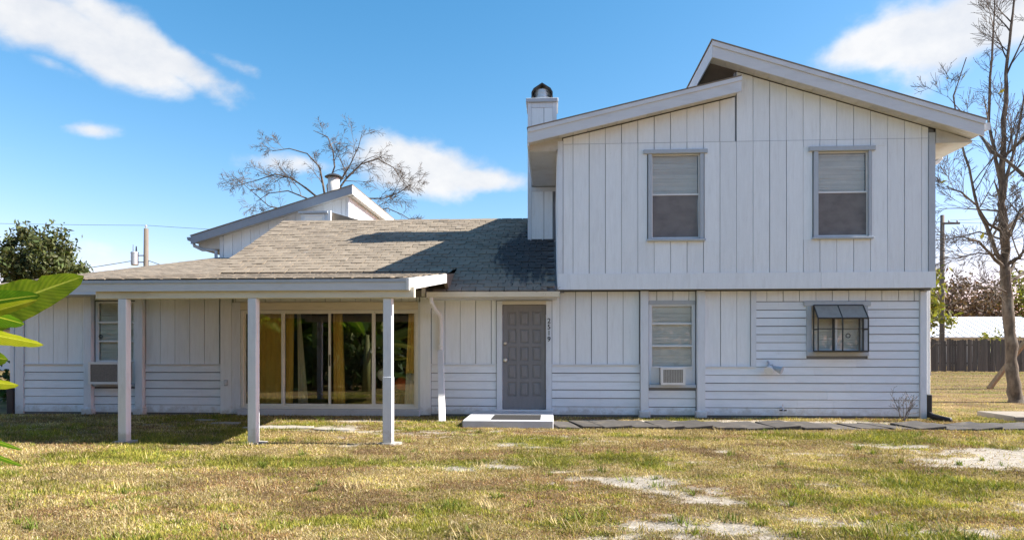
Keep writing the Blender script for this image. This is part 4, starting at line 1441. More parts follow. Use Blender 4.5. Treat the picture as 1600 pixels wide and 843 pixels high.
MB().box(-6.438, -6.412, YBK - 0.36, 16.4, zb_top(-6.43) - 0.29, zb_top(-6.43) - 0.02).build('high_fascia', 'paint_white', rr_)
slab_x(-11.74, -6.445, YBK - 0.36, YBK - 0.002, zb_top, 0.215, 0.235).build('soffit_panel', 'soffit', rr_)
MB().box(-6.634, -6.442, YBK - 0.002, 16.4, zb_top(-6.6) - 0.235, zb_top(-6.6) - 0.222).build('high_soffit', 'soffit', rr_)
g = MB()
g.prism_y([(-11.90, 4.86), (-11.785, 4.85), (-11.785, 4.97), (-11.93, 4.97)], YBK - 0.35, 16.2)
gb_ = g.build('gutter', 'paint_shaded', house)
MB().tube([(-11.84, YBK - 0.1, 4.87), (-11.80, YBK - 0.1, 4.72), (-11.55, YBK - 0.05, 4.60), (-11.10, YBK - 0.05, 4.56), (-11.05, YBK - 0.05, 3.5)], 0.055, 8).build('downspout', 'paint_casing', gb_, smooth=True)
MB().box(-11.70, -10.99, YBK, 16.2, 4.62, 4.64).build('eave_soffit', 'soffit', rr_)
MB().prism_y([(-11.70, 4.62), (-10.992, 4.62), (-10.992, zb_top(-10.99) - 0.21), (-11.70, zb_top(-11.70) - 0.21)], YBK - 0.03, YBK - 0.005).build('eave_return', 'soffit', rr_)
# round flue on the rear roof
vf = MB().lathe((-7.52, 9.9, 6.05), [(0.20, 0), (0.20, 1.18)], 20).build('flue_pipe', 'aluminium', rr_, smooth=True)
MB().lathe((-7.52, 9.9, 7.23), [(0.30, 0.0), (0.31, 0.02), (0.20, 0.09), (0.03, 0.15)], 20).build('flue_cap', 'black_metal', vf)
# small glazed dormer peeping over the ridge
dm = MB().box(-7.78, -6.92, 7.55, YBK - 0.012, 4.0, 5.52).build('dormer', 'paint_trim', house)
MB().box(-7.66, -7.10, 7.525, 7.548, 4.6, 5.42).build('pane', 'blind_white', dm)
MB().box(-7.72, -7.66, 7.51, 7.549, 4.55, 5.50).build('jamb', 'paint_white', dm)
MB().box(-7.10, -7.04, 7.51, 7.549, 4.55, 5.50).build('jamb', 'paint_white', dm)
MB().box(-7.659, -7.101, 7.512, 7.549, 5.42, 5.49).build('head_casing', 'paint_white', dm)
MB().box(-7.85, -6.93, 7.45, YBK - 0.014, 5.522, 5.58).build('dormer_roof', 'paint_casing', dm)
MB().box(-6.93, -6.84, 7.50, 7.60, 4.0, 5.60).build('corner_post', 'paint_white', dm)
MB().prism_y([(-6.838, 4.6), (-5.2, 4.6), (-5.2, 5.10), (-6.838, 5.565)], 7.62, 8.3).build('lean_to_roof', 'shingle', dm)

# ---------------------------------------------------------------- fittings on the front wall
fl_ = MB().lathe((4.155, -0.03, 1.0), [(0.055, -0.02), (0.055, 0.02)], 12).build('flood_light', 'paint_casing', house)
MB().tube([(4.12, 0.0, 1.07), (4.12, -0.04, 1.07), (4.12, -0.07, 1.00), (4.12, -0.09, 0.95)], 0.018, 6).build('lamp_arm', 'paint_casing', fl_)
MB().tube([(4.15, -0.07, 0.97), (4.12, -0.11, 0.94), (4.08, -0.18, 0.90)], [0.03, 0.06, 0.085], 12).build('lamp_head', 'paint_trim', fl_)
MB().tube([(4.20, -0.07, 0.97), (4.25, -0.11, 0.94), (4.33, -0.17, 0.905)], [0.03, 0.05, 0.075], 12).build('lamp_head', 'paint_casing', fl_)
hb = MB().tube([(4.37, 0.0, 0.20), (4.37, -0.09, 0.20), (4.37, -0.12, 0.14)], 0.014, 6).build('hose_tap', 'galvanised', house)
MB().box(4.31, 4.44, -0.10, -0.08, 0.14, 0.165).build('tap_handle', 'black_metal', hb)
MB().tube([(4.37, -0.085, 0.20), (4.37, -0.085, 0.27)], 0.007, 5).build('tap_stem', 'galvanised', hb)

# ---------------------------------------------------------------- lay the shingles: the 300 that show largest singly, the rest joined
SHING.sort(key=lambda t: -t[3])
for (roof, mw, tone, vis, tb) in SHING[:300]:
    link('shingle', tb, 'shingle', roof, mw)
rest = {}
for t in SHING[300:]:
    rest.setdefault(t[0], []).append(t)
tf = [tuple(p.vertices) for p in TAB.polygons]
for roof, lst in rest.items():
    vs, fs, tones = [], [], []
    tv = np.array([v.co[:] for v in lst[0][4].vertices])
    for i, (_, mw, tone, _v, _t) in enumerate(lst):
        m3 = np.array(mw)
        vs.append(tv @ m3[:3, :3].T + m3[:3, 3])
        fs += [tuple(q + i * len(tv) for q in f) for f in tf]
        tones += [tone] * len(tv)
    me = bpy.data.meshes.new('shingle_field')
    me.from_pydata(np.concatenate(vs).tolist(), [], fs)
    a = me.attributes.new('tone', 'FLOAT', 'POINT')
    a.data.foreach_set('value', np.array(tones, np.float32))
    o = link('shingle_field', me, 'shingle', roof)
    o['kind'] = 'stuff'

# ================================================================== AROUND THE DOOR
# doorstep slab, mat, walkway
st = MB().box(-1.50, 0.03, -1.88, -0.105, -0.05, 0.115).build('doorstep', 'concrete_painted', None, bevel=0.012)
tag(st, 'low painted concrete doorstep slab below the grey front door', 'doorstep')
mt = MB()
mt.box(-1.03, -0.19, -1.74, -0.98, 0.116, 0.128)
mo = mt.build('doormat', 'mat_fibre', None, bevel=0.004)
tag(mo, 'flat black doormat on the concrete doorstep', 'doormat')

wk = empty('walkway', (4.5, -1.5, 0))
tag(wk, kind='structure')
rp = random.Random(3)
x = 0.075
for i in range(21):
    w = rp.uniform(0.36, 0.52)
    y0, y1 = -1.92 + rp.uniform(-0.04, 0.04) + (0.08 if x > 5 else -0.05 * (1 - x / 5)), -1.12 + rp.uniform(-0.04, 0.04)
    sk = -0.16 + rp.uniform(-0.09, 0.07)
    zl, zr = 0.008 + rp.uniform(0, 0.03), 0.022 + rp.uniform(-0.01, 0.045)
    g_ = 0.035
    bt = [(x + g_, y0, -0.05), (x + w, y0, -0.05), (x + w + sk, y1, -0.05), (x + g_ + sk, y1, -0.05)]
    tp = [(x + g_, y0, zl), (x + w, y0, zr), (x + w + sk, y1, zr + 0.01), (x + g_ + sk, y1, zl + 0.01)]
    MB().hexa(bt, tp).build('paver', 'paver', wk, bevel=0.008)
    x += w

# broken slabs sunk in the grass under the porch
for (lab, cx, cy, a, b, s_) in [('large broken concrete slab in lit grass under the porch', -4.55, -2.15, 0.62, 0.24, 1),
                                ('small broken concrete slab in grass between middle and right porch posts', -3.55, -2.35, 0.34, 0.13, 2),
                                ('grey flagstone in shaded grass left of the middle porch post', -5.75, -1.55, 0.30, 0.16, 3),
                                ('thin grey flagstone against the wall left of the sliding door', -6.35, -1.05, 0.24, 0.10, 4)]:
    rq = random.Random(s_)
    n = 11
    lo = []
    for j in range(n):
        t = 2 * math.pi * j / n
        k_ = rq.uniform(0.75, 1.12)
        lo.append((cx + a * k_ * math.cos(t), cy + b * k_ * math.sin(t), -0.05))
    hi = [(p[0], p[1], 0.010 + rq.uniform(0, 0.008)) for p in lo]
    mb = MB().poly(lo + hi, [tuple(range(n - 1, -1, -1)), tuple(range(n, 2 * n))] + [(j, (j + 1) % n, (j + 1) % n + n, j + n) for j in range(n)])
    tag(mb.build('paving_slab', 'concrete', None), lab, 'slab', 'broken slabs sunk in the porch grass')

pad = MB().box(8.38, 11.0, -0.40, 0.70, -0.05, 0.09).build('concrete_pad', 'pad_concrete', None, bevel=0.015)
tag(pad, 'low weathered concrete pad in the grass at the right edge', 'pad')
pipe = MB().lathe((-10.62, -1.05, -0.02), [(0.075, 0.0), (0.075, 0.03), (0.03, 0.05), (0.028, 0.22), (0.04, 0.23), (0.04, 0.27)], 12).build('standpipe', 'paint_white', None)
tag(pipe, 'short white standpipe in the grass by the left house corner', 'pipe')

# things inside the sliding door
lamp = empty('globe_lamp', (-3.36, 0.36, 0.10))
tag(lamp, 'white double-globe floor lamp behind the glass by the right porch post', 'lamp')
MB().lathe((-3.36, 0.36, 0.10), [(0.13, 0.0), (0.13, 0.02), (0.02, 0.04), (0.012, 0.36)], 14).build('stand', 'black_metal', lamp)


def ball(c, r, name, mat, parent, squash=1.0):
    prof = [(max(0.004, r * math.cos(t)), r * squash * math.sin(t)) for t in np.linspace(-1.5, 1.5, 12)]
    return MB().lathe(c, prof, 18).build(name, mat, parent, smooth=True)


ball((-3.33, 0.36, 0.54), 0.105, 'globe', 'white_globe', lamp)
ball((-3.39, 0.36, 0.80), 0.140, 'globe', 'white_globe', lamp)
stl = empty('stool', (-3.01, 0.42, 0.10))
tag(stl, 'small dark stool behind the right sliding glass pane', 'stool')
MB().lathe((-3.01, 0.42, 0.436), [(0.16, 0.0), (0.16, 0.03)], 16).build('seat', 'wood_dark', stl)
for t in range(4):
    c, s_ = math.cos(t * math.pi / 2 + 0.7), math.sin(t * math.pi / 2 + 0.7)
    MB().tube([(-3.01 + 0.13 * c, 0.42 + 0.13 * s_, 0.42), (-3.01 + 0.17 * c, 0.42 + 0.17 * s_, 0.10)], 0.014, 6).build('leg', 'wood_dark', stl)
oc_ = ball((-3.01, 0.42, 0.61), 0.165, 'cushion', 'orange_cloth', None, 0.87)
tag(oc_, 'round orange cushion on the stool behind the right glass pane', 'cushion')


# ================================================================== PLANTS
def tri_cloud(name, pts_v, faces, tint, mat, parent=None):
    me = bpy.data.meshes.new(name)
    v = np.asarray(pts_v, np.float32)
    f = np.asarray(faces, np.int32)
    k_ = f.shape[1]
    me.vertices.add(len(v))
    me.vertices.foreach_set('co', v.ravel())
    me.loops.add(f.size)
    me.loops.foreach_set('vertex_index', f.ravel())
    me.polygons.add(len(f))
    me.polygons.foreach_set('loop_start', np.arange(len(f), dtype=np.int32) * k_)
    me.update(calc_edges=True)
    a = me.color_attributes.new('tint', 'FLOAT_COLOR', 'POINT')
    a.data.foreach_set('color', np.concatenate([tint, np.ones((len(v), 1))], 1).astype(np.float32).ravel())
    return link(name, me, mat, parent)


# ---------------------------------------------------------------- grass
def build_grass():
    r = np.random.default_rng(7)

    def place(n, gen):
        x, y = gen(n)
        sand, green, brown = fields(x, y)
        keep = r.random(len(x)) > sand ** 0.75 * 0.965
        keep &= ~((y > -0.03) & (x > -10.9) & (x < 7.05) & (y < 9))
        keep &= ~((x > -1.52) & (x < 0.05) & (y > -1.9) & (y < 0))
        keep &= ~((x > 0.02) & (x < 8.9) & (y > -1.94) & (y < -1.08) & (r.random(len(x)) > 0.03 + 0.5 * sstep(0.52, 0.66, fbm(x * 2.3, y * 3.0, 151, 4))))
        keep &= ~((x > 8.3) & (x < 11.0) & (y > -0.57) & (y < 0.77))
        for (px_, py_) in [(-6.015, -4.0), (-4.15, -4.0), (-2.255, -3.97)]:
            keep &= ((x - px_ - 0.02) ** 2 + (y - py_ - 0.02) ** 2) > 0.16 ** 2
        for (cx, cy, a, b) in [(-4.55, -2.15, 0.55, 0.2), (-3.55, -2.35, 0.30, 0.11), (-5.75, -1.55, 0.26, 0.13), (-6.35, -1.05, 0.2, 0.08)]:
            keep &= (((x - cx) / a) ** 2 + ((y - cy) / b) ** 2) > 1
        return x[keep], y[keep], green[keep], brown[keep]

    def frustum(n):
        d = 1.0 / (1 / 3.9 + r.random(n) * (1 / 13.7 - 1 / 3.9))
        d = np.where(r.random(n) < 0.45, 3.9 + r.random(n) * 9.8, d)
        a = (r.random(n) * 2 - 1) * 0.80
        return a * d * math.cos(YAW) - d * math.sin(YAW), a * d * math.sin(YAW) + d * math.cos(YAW) + CAM.y

    def yard(n):
        return 7.05 + r.random(n) ** 1.5 * 30, -1 + r.random(n) ** 1.3 * 29.5

    X, Y, G, B = [], [], [], []
    for n, g in ((900000, frustum), (90000, yard)):
        a, b, c, d = place(n, g)
        X.append(a), Y.append(b), G.append(c), B.append(d)
    x, y, g, b = (np.concatenate(q) for q in (X, Y, G, B))
    n = len(x)
    d = np.hypot(x, y - CAM.y)
    size = 0.65 + 0.055 * d
    tuft = fbm(x * 3.1, y * 4.0, 91, 3)
    ln = (0.011 + 0.024 * r.random(n) ** 1.8) * (0.55 + 1.05 * tuft) * (1 + 0.5 * g) * np.minimum(size, 1.6)
    wd = (0.0025 + 0.0028 * r.random(n)) * size
    th = r.random(n) * 2 * np.pi
    lean = r.random(n) ** 1.5 * 3.6 + 0.2
    dirx, diry = np.cos(th), np.sin(th)
    nrm = np.sqrt(1 + lean ** 2)
    ph = r.random(n) * 2 * np.pi
    bx, by = np.cos(ph) * wd, np.sin(ph) * wd
    near = np.exp(-((x / 20) ** 4)) * np.exp(-((y / 16) ** 4))
    z = ((fbm(x * 0.9, y * 0.9, 71) - 0.5) * 0.035 + (fbm(x * 6, y * 6, 77) - 0.5) * 0.022) * near - 0.006
    z = z * (1 - sstep(-1.0, 0.2, y) * 0.8)
    v = np.zeros((n, 3, 3))
    v[:, 0] = np.stack([x - bx, y - by, z], 1)
    v[:, 1] = np.stack([x + bx, y + by, z], 1)
    v[:, 2] = np.stack([x + dirx * ln * lean / nrm, y + diry * ln * lean / nrm, z + ln / nrm], 1)
    pal = np.array([(0.42, 0.335, 0.17), (0.53, 0.45, 0.28), (0.33, 0.245, 0.13), (0.40, 0.34, 0.075), (0.27, 0.27, 0.045), (0.17, 0.20, 0.03), (0.26, 0.16, 0.09), (0.38, 0.235, 0.10)])
    pg = np.clip(g * 0.85 + 0.09 + 0.25 * (tuft - 0.5), 0.02, 0.95)
    u = r.random(n)
    isg = u < pg
    pb = np.clip(b * 0.7 + 0.08, 0, 1)
    isb = (~isg) & (r.random(n) < pb)
    c = np.where(isg, r.choice([3, 4, 4, 5], n), np.where(isb, r.choice([2, 6, 6, 7], n), r.choice([0, 0, 1, 1, 2, 3], n)))
    patch = fbm(x * 1.9, y * 2.6, 131, 4)
    col = pal[c] * ((0.45 + 0.95 * r.random(n)) * (0.35 + 1.3 * patch))[:, None]
    tint = np.repeat(col, 3, axis=0)
    v = v.reshape(-1, 3)
    # coarse weeds and taller uncut clumps
    wx, wy = frustum(900)
    ws, wg, wb = fields(wx, wy)
    ok = ~((wy > -0.25) & (wx > -10.9) & (wx < 7.05)) & ~((wx > -1.6) & (wx < 9.0) & (wy > -2.0)) & (r.random(len(wx)) < 0.25 + 0.75 * wg)
    wx, wy = wx[ok], wy[ok]
    V2, C2 = [], []
    for cx, cy in zip(wx, wy):
        nb = int(r.integers(14, 34))
        sp_ = r.uniform(0.015, 0.06)
        px_, py_ = cx + r.normal(0, sp_, nb), cy + r.normal(0, sp_, nb)
        a_ = r.random(nb) * 2 * np.pi
        h_ = r.uniform(0.03, 0.075) * (0.6 + 0.8 * r.random(nb))
        le = 0.3 + 1.3 * r.random(nb)
        w_ = 0.0035 + 0.004 * r.random(nb)
        kc = np.array([(0.13, 0.17, 0.03), (0.20, 0.23, 0.04), (0.45, 0.36, 0.19)][int(r.integers(0, 3))])
        b0_ = np.stack([px_ - np.sin(a_) * w_, py_ + np.cos(a_) * w_, np.full(nb, -0.012)], 1)
        b1_ = np.stack([px_ + np.sin(a_) * w_, py_ - np.cos(a_) * w_, np.full(nb, -0.012)], 1)
        t_ = np.stack([px_ + np.cos(a_) * h_ * le, py_ + np.sin(a_) * h_ * le, h_], 1)
        V2.append(np.stack([b0_, b1_, t_], 1).reshape(-1, 3))
        C2.append(np.repeat(kc * (0.6 + 0.8 * r.random((nb, 1))), 3, axis=0))
    # dead leaves and bits of straw lying about, also on the bare sand
    lx, ly = frustum(5200)
    ok = ~((ly > -0.1) & (lx > -10.9) & (lx < 7.05)) & ~((lx > -1.55) & (lx < 0.08) & (ly > -1.95))
    lx, ly = lx[ok], ly[ok]
    m_ = len(lx)
    a_ = r.random(m_) * 2 * np.pi
    L_ = 0.008 + 0.022 * r.random(m_) ** 2
    W_ = L_ * (0.12 + 0.5 * r.random(m_))
    lz = 0.006 + 0.016 * r.random(m_)
    q = np.stack([np.stack([lx - np.cos(a_) * L_, ly - np.sin(a_) * L_, lz], 1), np.stack([lx + np.sin(a_) * W_, ly - np.cos(a_) * W_, lz + 0.004], 1),
                  np.stack([lx + np.cos(a_) * L_, ly + np.sin(a_) * L_, lz + 0.008 * r.random(m_)], 1)], 1)
    V2.append(q.reshape(-1, 3))
    lc = np.array([(0.20, 0.12, 0.06), (0.30, 0.20, 0.10), (0.12, 0.08, 0.05), (0.48, 0.40, 0.27)])[r.integers(0, 4, m_)]
    C2.append(np.repeat(lc, 3, axis=0))
    v = np.concatenate([v] + V2)
    tint = np.concatenate([tint] + C2)
    n = len(v) // 3
    o = tri_cloud('grass', v, np.arange(n * 3).reshape(-1, 3), tint, 'grass_blade')
    tag(o, 'short patchy lawn of straw-dry and green grass', 'grass', kind='stuff')


build_grass()


# ---------------------------------------------------------------- leafless trees
class Twigs:
    def __init__(s, seed):
        s.r = random.Random(seed)
        s.trunk, s.crown = MB(), MB()
        s.tips = []

    def limb(s, p, d, length, r0, level, maxlevel, curl=0.25, up=0.12, spread=0.85, kids=(5, 8), shrink=0.62, rmin=0.004, droop=0.0, first=0.25):
        r = s.r
        n = max(3, int(4 + length * 1.2)) if level < maxlevel else 3
        path, rad = [Vector(p)], [r0]
        d = Vector(d).normalized()
        for i in range(n):
            j = Vector((r.gauss(0, 1), r.gauss(0, 1), r.gauss(0, 1))) * curl * 0.5
            d = (d + j + Vector((0, 0, up - droop * i / n))).normalized()
            path.append(path[-1] + d * (length / n))
            rad.append(max(rmin, r0 * (1 - 0.72 * (i + 1) / n)))
        (s.trunk if level == 0 else s.crown).tube(path, rad, 8 if level == 0 else (5 if level == 1 else 3), cap=False)
        s.sprout(path, rad, length, level, maxlevel, curl, up, spread, kids, shrink, rmin, droop, first)

    def sprout(s, path, rad, length, level, maxlevel, curl, up, spread, kids, shrink, rmin, droop, first):
        r = s.r
        if level >= maxlevel:
            s.tips.append(path[-1])
            return
        n = len(path) - 1
        for q in range(r.randint(*kids)):
            t = first + (1 - first) * (r.random() ** 0.8)
            f = t * n
            i = min(int(f), n - 1)
            pt = path[i].lerp(path[i + 1], f - i)
            rr = rad[i] + (rad[i + 1] - rad[i]) * (f - i)
            dd = (path[i + 1] - path[i]).normalized()
            side_ = Vector((r.gauss(0, 1), r.gauss(0, 1), r.gauss(0, 0.7)))
            side_ = (side_ - dd * side_.dot(dd)).normalized()
            nd = dd * r.uniform(0.45, 0.95) + side_ * spread * r.uniform(0.6, 1.1)
            s.limb(pt, nd, length * shrink * r.uniform(0.6, 1.1) * (1.1 - 0.5 * t), max(rmin, rr * r.uniform(0.45, 0.68)), level + 1, maxlevel, curl, up, spread, kids, shrink, rmin, droop, first)

    def path_limb(s, path, r0, r1, length, level, maxlevel, **kw):
        path = [Vector(p) for p in path]
        n = len(path)
        rad = [r0 + (r1 - r0) * (i / (n - 1)) ** 0.8 for i in range(n)]
        if level <= 1:      # resample with knots and small bends
            pp, rr = [path[0]], [rad[0]]
            for i in range(n - 1):
                for q in (1, 2, 3):
                    t = q / 3
                    j = Vector((s.r.gauss(0, 1), s.r.gauss(0, 1), 0)) * rad[i] * 0.16
                    pp.append(path[i].lerp(path[i + 1], t) + j)
                    rr.append((rad[i] + (rad[i + 1] - rad[i]) * t) * s.r.uniform(0.90, 1.13))
            path, rad, n = pp, rr, len(pp)
        (s.trunk if level == 0 else s.crown).tube(path, rad, 10 if level == 0 else 6, cap=False)
        a = dict(curl=0.25, up=0.12, spread=0.85, kids=(5, 8), shrink=0.62, rmin=0.004, droop=0.0, first=0.25)
        a.update(kw)
        s.sprout(path, rad, length, level, maxlevel, **a)

    def done(s, name, label, base, bark, leaves=0, leafmat='leaf_yellow', lsize=0.08, group=None):
        e = empty(name, base)
        tag(e, label, 'tree', group)
        s.trunk.build('trunk', bark, e, smooth=True)
        s.crown.build('crown', bark, e)
        if leaves:
            rr = np.random.default_rng(4)
            pick = [s.tips[i] for i in rr.integers(0, len(s.tips), leaves)]
            leaf_quads('leaves', np.array([p[:] for p in pick]) + rr.normal(0, 0.12, (leaves, 3)), lsize, leafmat, e, 8)
        return e


def leaf_quads(name, centres, size, mat, parent, seed, var=0.35):
    r = np.random.default_rng(seed)
    n = len(centres)
    a = r.normal(0, 1, (n, 3))
    a /= np.linalg.norm(a, axis=1)[:, None]
    b = r.normal(0, 1, (n, 3))
    b -= a * (a * b).sum(1)[:, None]
    b /= np.linalg.norm(b, axis=1)[:, None]
    s = size * (0.6 + 0.8 * r.random(n))[:, None]
    c = np.asarray(centres)
    v = np.stack([c - a * s, c + b * s * 0.42 - a * s * 0.1, c + a * s, c - b * s * 0.42 - a * s * 0.1], 1)
    t = (1 - var + 2 * var * r.random(n))[:, None] * np.array([[1.0, 1.0, 1.0]]) * (1 + 0.25 * (r.random((n, 3)) - 0.5))
    o = tri_cloud(name, v.reshape(-1, 3), np.arange(n * 4).reshape(-1, 4), np.repeat(t, 4, axis=0), mat, parent)
    return o


def crown_points(c, rad, n, clumps, seed, clump_r=0.28, hollow=0.35):
    r = np.random.default_rng(seed)
    cc = r.normal(0, 1, (clumps, 3))
    cc /= np.linalg.norm(cc, axis=1)[:, None]
    cc *= (hollow + (1 - hollow) * r.random((clumps, 1)) ** 0.6)
    k_ = r.integers(0, clumps, n)
    size = clump_r * (0.6 + 0.8 * r.random(clumps))
    p = r.normal(0, 1, (n, 3)) * size[k_][:, None] * 0.55
    pts = cc[k_] + p
    return np.array(c) + pts * np.array(rad)


def leafy_tree(name, label, base, h_trunk, c, rad, n, clumps, leaf, size, seed, group=None, cat='tree', bark='bark_dark', trunk_r=0.16, clump_r=0.28):
    e = empty(name, base)
    tag(e, label, cat, group)
    r = random.Random(seed)
    mb = MB()
    top = Vector(c)
    b0 = Vector(base)
    mid = b0.lerp(top, 0.55) + Vector((r.uniform(-0.2, 0.2), r.uniform(-0.2, 0.2), 0))
    mb.tube([b0 - Vector((0, 0, 0.05)), b0 + Vector((0, 0, 0.3)), mid, top], [trunk_r * 1.35, trunk_r, trunk_r * 0.7, trunk_r * 0.3], 8)
    for i in range(9):
        t = r.uniform(0.35, 0.9)
        p = b0.lerp(top, t)
        dv = Vector((r.gauss(0, 1) * rad[0], r.gauss(0, 1) * rad[1], r.uniform(0.2, 1.0) * rad[2])) * 0.55
        mb.tube([p, p + dv * 0.5 + Vector((0, 0, 0.15)), p + dv], [trunk_r * 0.4, trunk_r * 0.25, trunk_r * 0.1], 5)
    mb.build('trunk', bark, e, smooth=True)
    leaf_quads('crown', crown_points(c, rad, n, clumps, seed, clump_r), size, leaf, e, seed + 1)
    return e


# right-hand yard tree, traced limb by limb at its own depth
YT = 4.2
T = Twigs(21)


def tp(lst, dy=0.0):
    out = []
    for i, (u, v) in enumerate(lst):
        out.append(at(u, v, YT + dy * i / max(1, len(lst) - 1)))
    return out


trunk = tp([(1590, 634), (1583, 600), (1580, 560), (1577, 500), (1572, 440), (1569, 390), (1568, 340), (1567, 306)])
trunk[0].z = -0.06
T.path_limb(trunk, 0.158, 0.078, 2.0, 0, 2, kids=(2, 3), first=0.6)
n_ = len(T.trunk.v)
# flare of the roots
for i in range(10):
    vx = Vector(T.trunk.v[i])
    T.trunk.v[i] = tuple(trunk[0] + (vx - trunk[0]) * 1.7)
KW = dict(kids=(5, 7), spread=0.62, curl=0.17, up=0.07, shrink=0.70, rmin=0.0045, first=0.10)
L = [([(1567, 306), (1566, 240), (1571, 160), (1574, 90), (1583, 20), (1590, -60)], 0.105, 0.012, 0.0, 2.6),
     ([(1567, 300), (1557, 250), (1545, 190), (1548, 120), (1552, 40), (1556, -30)], 0.07, 0.010, -0.6, 2.2),
     ([(1567, 310), (1580, 250), (1592, 200), (1606, 120), (1620, 30)], 0.065, 0.010, 0.8, 2.2),
     ([(1567, 362), (1545, 350), (1525, 320), (1502, 300), (1478, 292)], 0.05, 0.010, -0.8, 1.9),
     ([(1572, 412), (1556, 395), (1541, 352), (1527, 325), (1514, 262), (1496, 205), (1490, 150), (1510, 90)], 0.075, 0.010, -0.4, 2.2),
     ([(1570, 420), (1548, 398), (1530, 378), (1513, 372)], 0.05, 0.022, -1.0, 1.2),
     ([(1573, 356), (1590, 342), (1606, 325), (1640, 300)], 0.06, 0.02, 0.5, 1.8),
     ([(1574, 412), (1592, 402), (1606, 385), (1640, 360)], 0.06, 0.02, -0.5, 1.8),
     ([(1575, 440), (1594, 430), (1612, 416), (1650, 400)], 0.05, 0.02, 0.6, 1.6),
     ([(1575, 458), (1560, 450), (1540, 448), (1505, 452), (1478, 446)], 0.032, 0.006, -1.2, 1.2),
     ([(1570, 330), (1540, 328), (1500, 325), (1466, 326)], 0.032, 0.006, 1.0, 1.4),
     ([(1569, 375), (1530, 362), (1490, 372), (1466, 374)], 0.03, 0.006, 0.5, 1.2),
     ([(1572, 400), (1530, 395), (1498, 402), (1466, 410)], 0.03, 0.006, -0.5, 1.2),
     ([(1566, 250), (1545, 225), (1520, 200), (1500, 172), (1480, 150)], 0.035, 0.006, 0.6, 1.6),
     ([(1568, 280), (1590, 262), (1610, 235)], 0.04, 0.01, -0.6, 1.4)]
for (pts, r0, r1, dyy, ln) in L:
    T.path_limb(tp(pts, dyy), r0 * 0.85, r1, ln, 1, 4, **KW)
T.done('bare_tree', 'large leafless tree with spreading limbs standing right of the house', trunk[0], 'bark', 26, 'leaf_yellow', 0.075, 'leafless trees')
# broken limb hung up in that tree
bl = MB()
bl.tube([at(1534, 214, YT - 0.25), at(1548, 236, YT - 0.28), at(1572, 250, YT - 0.3), at(1600, 274, YT - 0.25), at(1630, 292, YT - 0.2)], [0.02, 0.05, 0.035, 0.05, 0.03], 7)
tag(bl.build('broken_branch', 'bark_dark', None, smooth=True), 'thick brown broken branch hung up in the crown of the large leafless tree', 'branch')

# leafless tree behind the rear roof
YB = 17.0
T = Twigs(8)
b0 = at(516, 545, YB)
b0.z = -0.05
T.path_limb([b0, at(514, 440, YB), at(513, 360, YB), at(512, 318, YB)], 0.22, 0.12, 2.0, 0, 1, kids=(0, 0))
KW2 = dict(kids=(6, 8), spread=0.8, curl=0.26, up=0.0, shrink=0.66, rmin=0.006, first=0.15, droop=0.14)
for (pts, r0, dyy) in [([(512, 322), (505, 290), (500, 262), (480, 240), (452, 232), (425, 236)], 0.15, -0.8),
                       ([(512, 320), (512, 290), (523, 260), (520, 235), (512, 214), (490, 204)], 0.15, 0.5),
                       ([(512, 320), (530, 285), (545, 262), (560, 230), (566, 208)], 0.13, -0.6),
                       ([(512, 322), (480, 295), (455, 278), (430, 272), (400, 282), (370, 290)], 0.15, 0.6),
                       ([(512, 326), (480, 310), (450, 298), (420, 302), (400, 315)], 0.11, -1.2),
                       ([(512, 322), (540, 280), (565, 256), (590, 248), (615, 262), (630, 285)], 0.14, 0.8),
                       ([(512, 330), (560, 310), (600, 310), (625, 300), (642, 288)], 0.12, -0.5),
                       ([(512, 330), (570, 335), (605, 325), (628, 335), (640, 342)], 0.10, 1.0),
                       ([(512, 335), (460, 330), (420, 322), (395, 300), (365, 275)], 0.10, 1.4)]:
    path = [at(u, v, YB + dyy * i / 5) for i, (u, v) in enumerate(pts)]
    T.path_limb(path, r0 * 0.38, 0.012, 2.5, 1, 4, **KW2)
T.done('bare_tree', 'leafless spreading tree behind the rear shed roof and flue', b0, 'bark', 0, group='leafless trees')

# a second bare tree mostly out of the frame, with a timber brace leaning on it
T = Twigs(33)
b0 = Vector((16.55, 10.4, -0.05))
T.limb(b0, (0, 0, 1), 6.0, 0.22, 0, 4, curl=0.12, kids=(5, 8), up=0.1, rmin=0.008, shrink=0.5, first=0.4)
T.done('bare_tree', 'leafless tree at the right edge with a timber brace leaning on it', b0, 'bark', 12, 'leaf_yellow', 0.08, 'leafless trees')
bt_ = MB()
pa, pb = at(1545, 607, 10.1), Vector((16.42, 10.3, 2.55))
pa.z = 0.0
bt_.tube([pa, pb], 0.085, 4)
tag(bt_.build('timber_brace', 'brace_wood', None), 'slanting brown timber brace behind the large leafless tree trunk', 'timber')

# evergreen at the far left
c = at(62, 418, 24.0)
leafy_tree('evergreen_tree', 'dark evergreen tree rising behind the left end of the roof', (c.x, 24.0, 0), 3, (c.x + 0.1, 24.0, c.z - 0.1), (2.15, 2.1, 2.15), 8500, 46, 'leaf_evergreen', 0.15, 3, clump_r=0.24)
c = at(108, 432, 26.0)
leafy_tree('evergreen_tree', 'small low evergreen tree to the right of the dark evergreen', (c.x, 26.0, 0), 2, (c.x - 0.2, 26.0, c.z - 0.6), (1.5, 1.4, 1.6), 3500, 40, 'leaf_evergreen', 0.15, 13, clump_r=0.26)

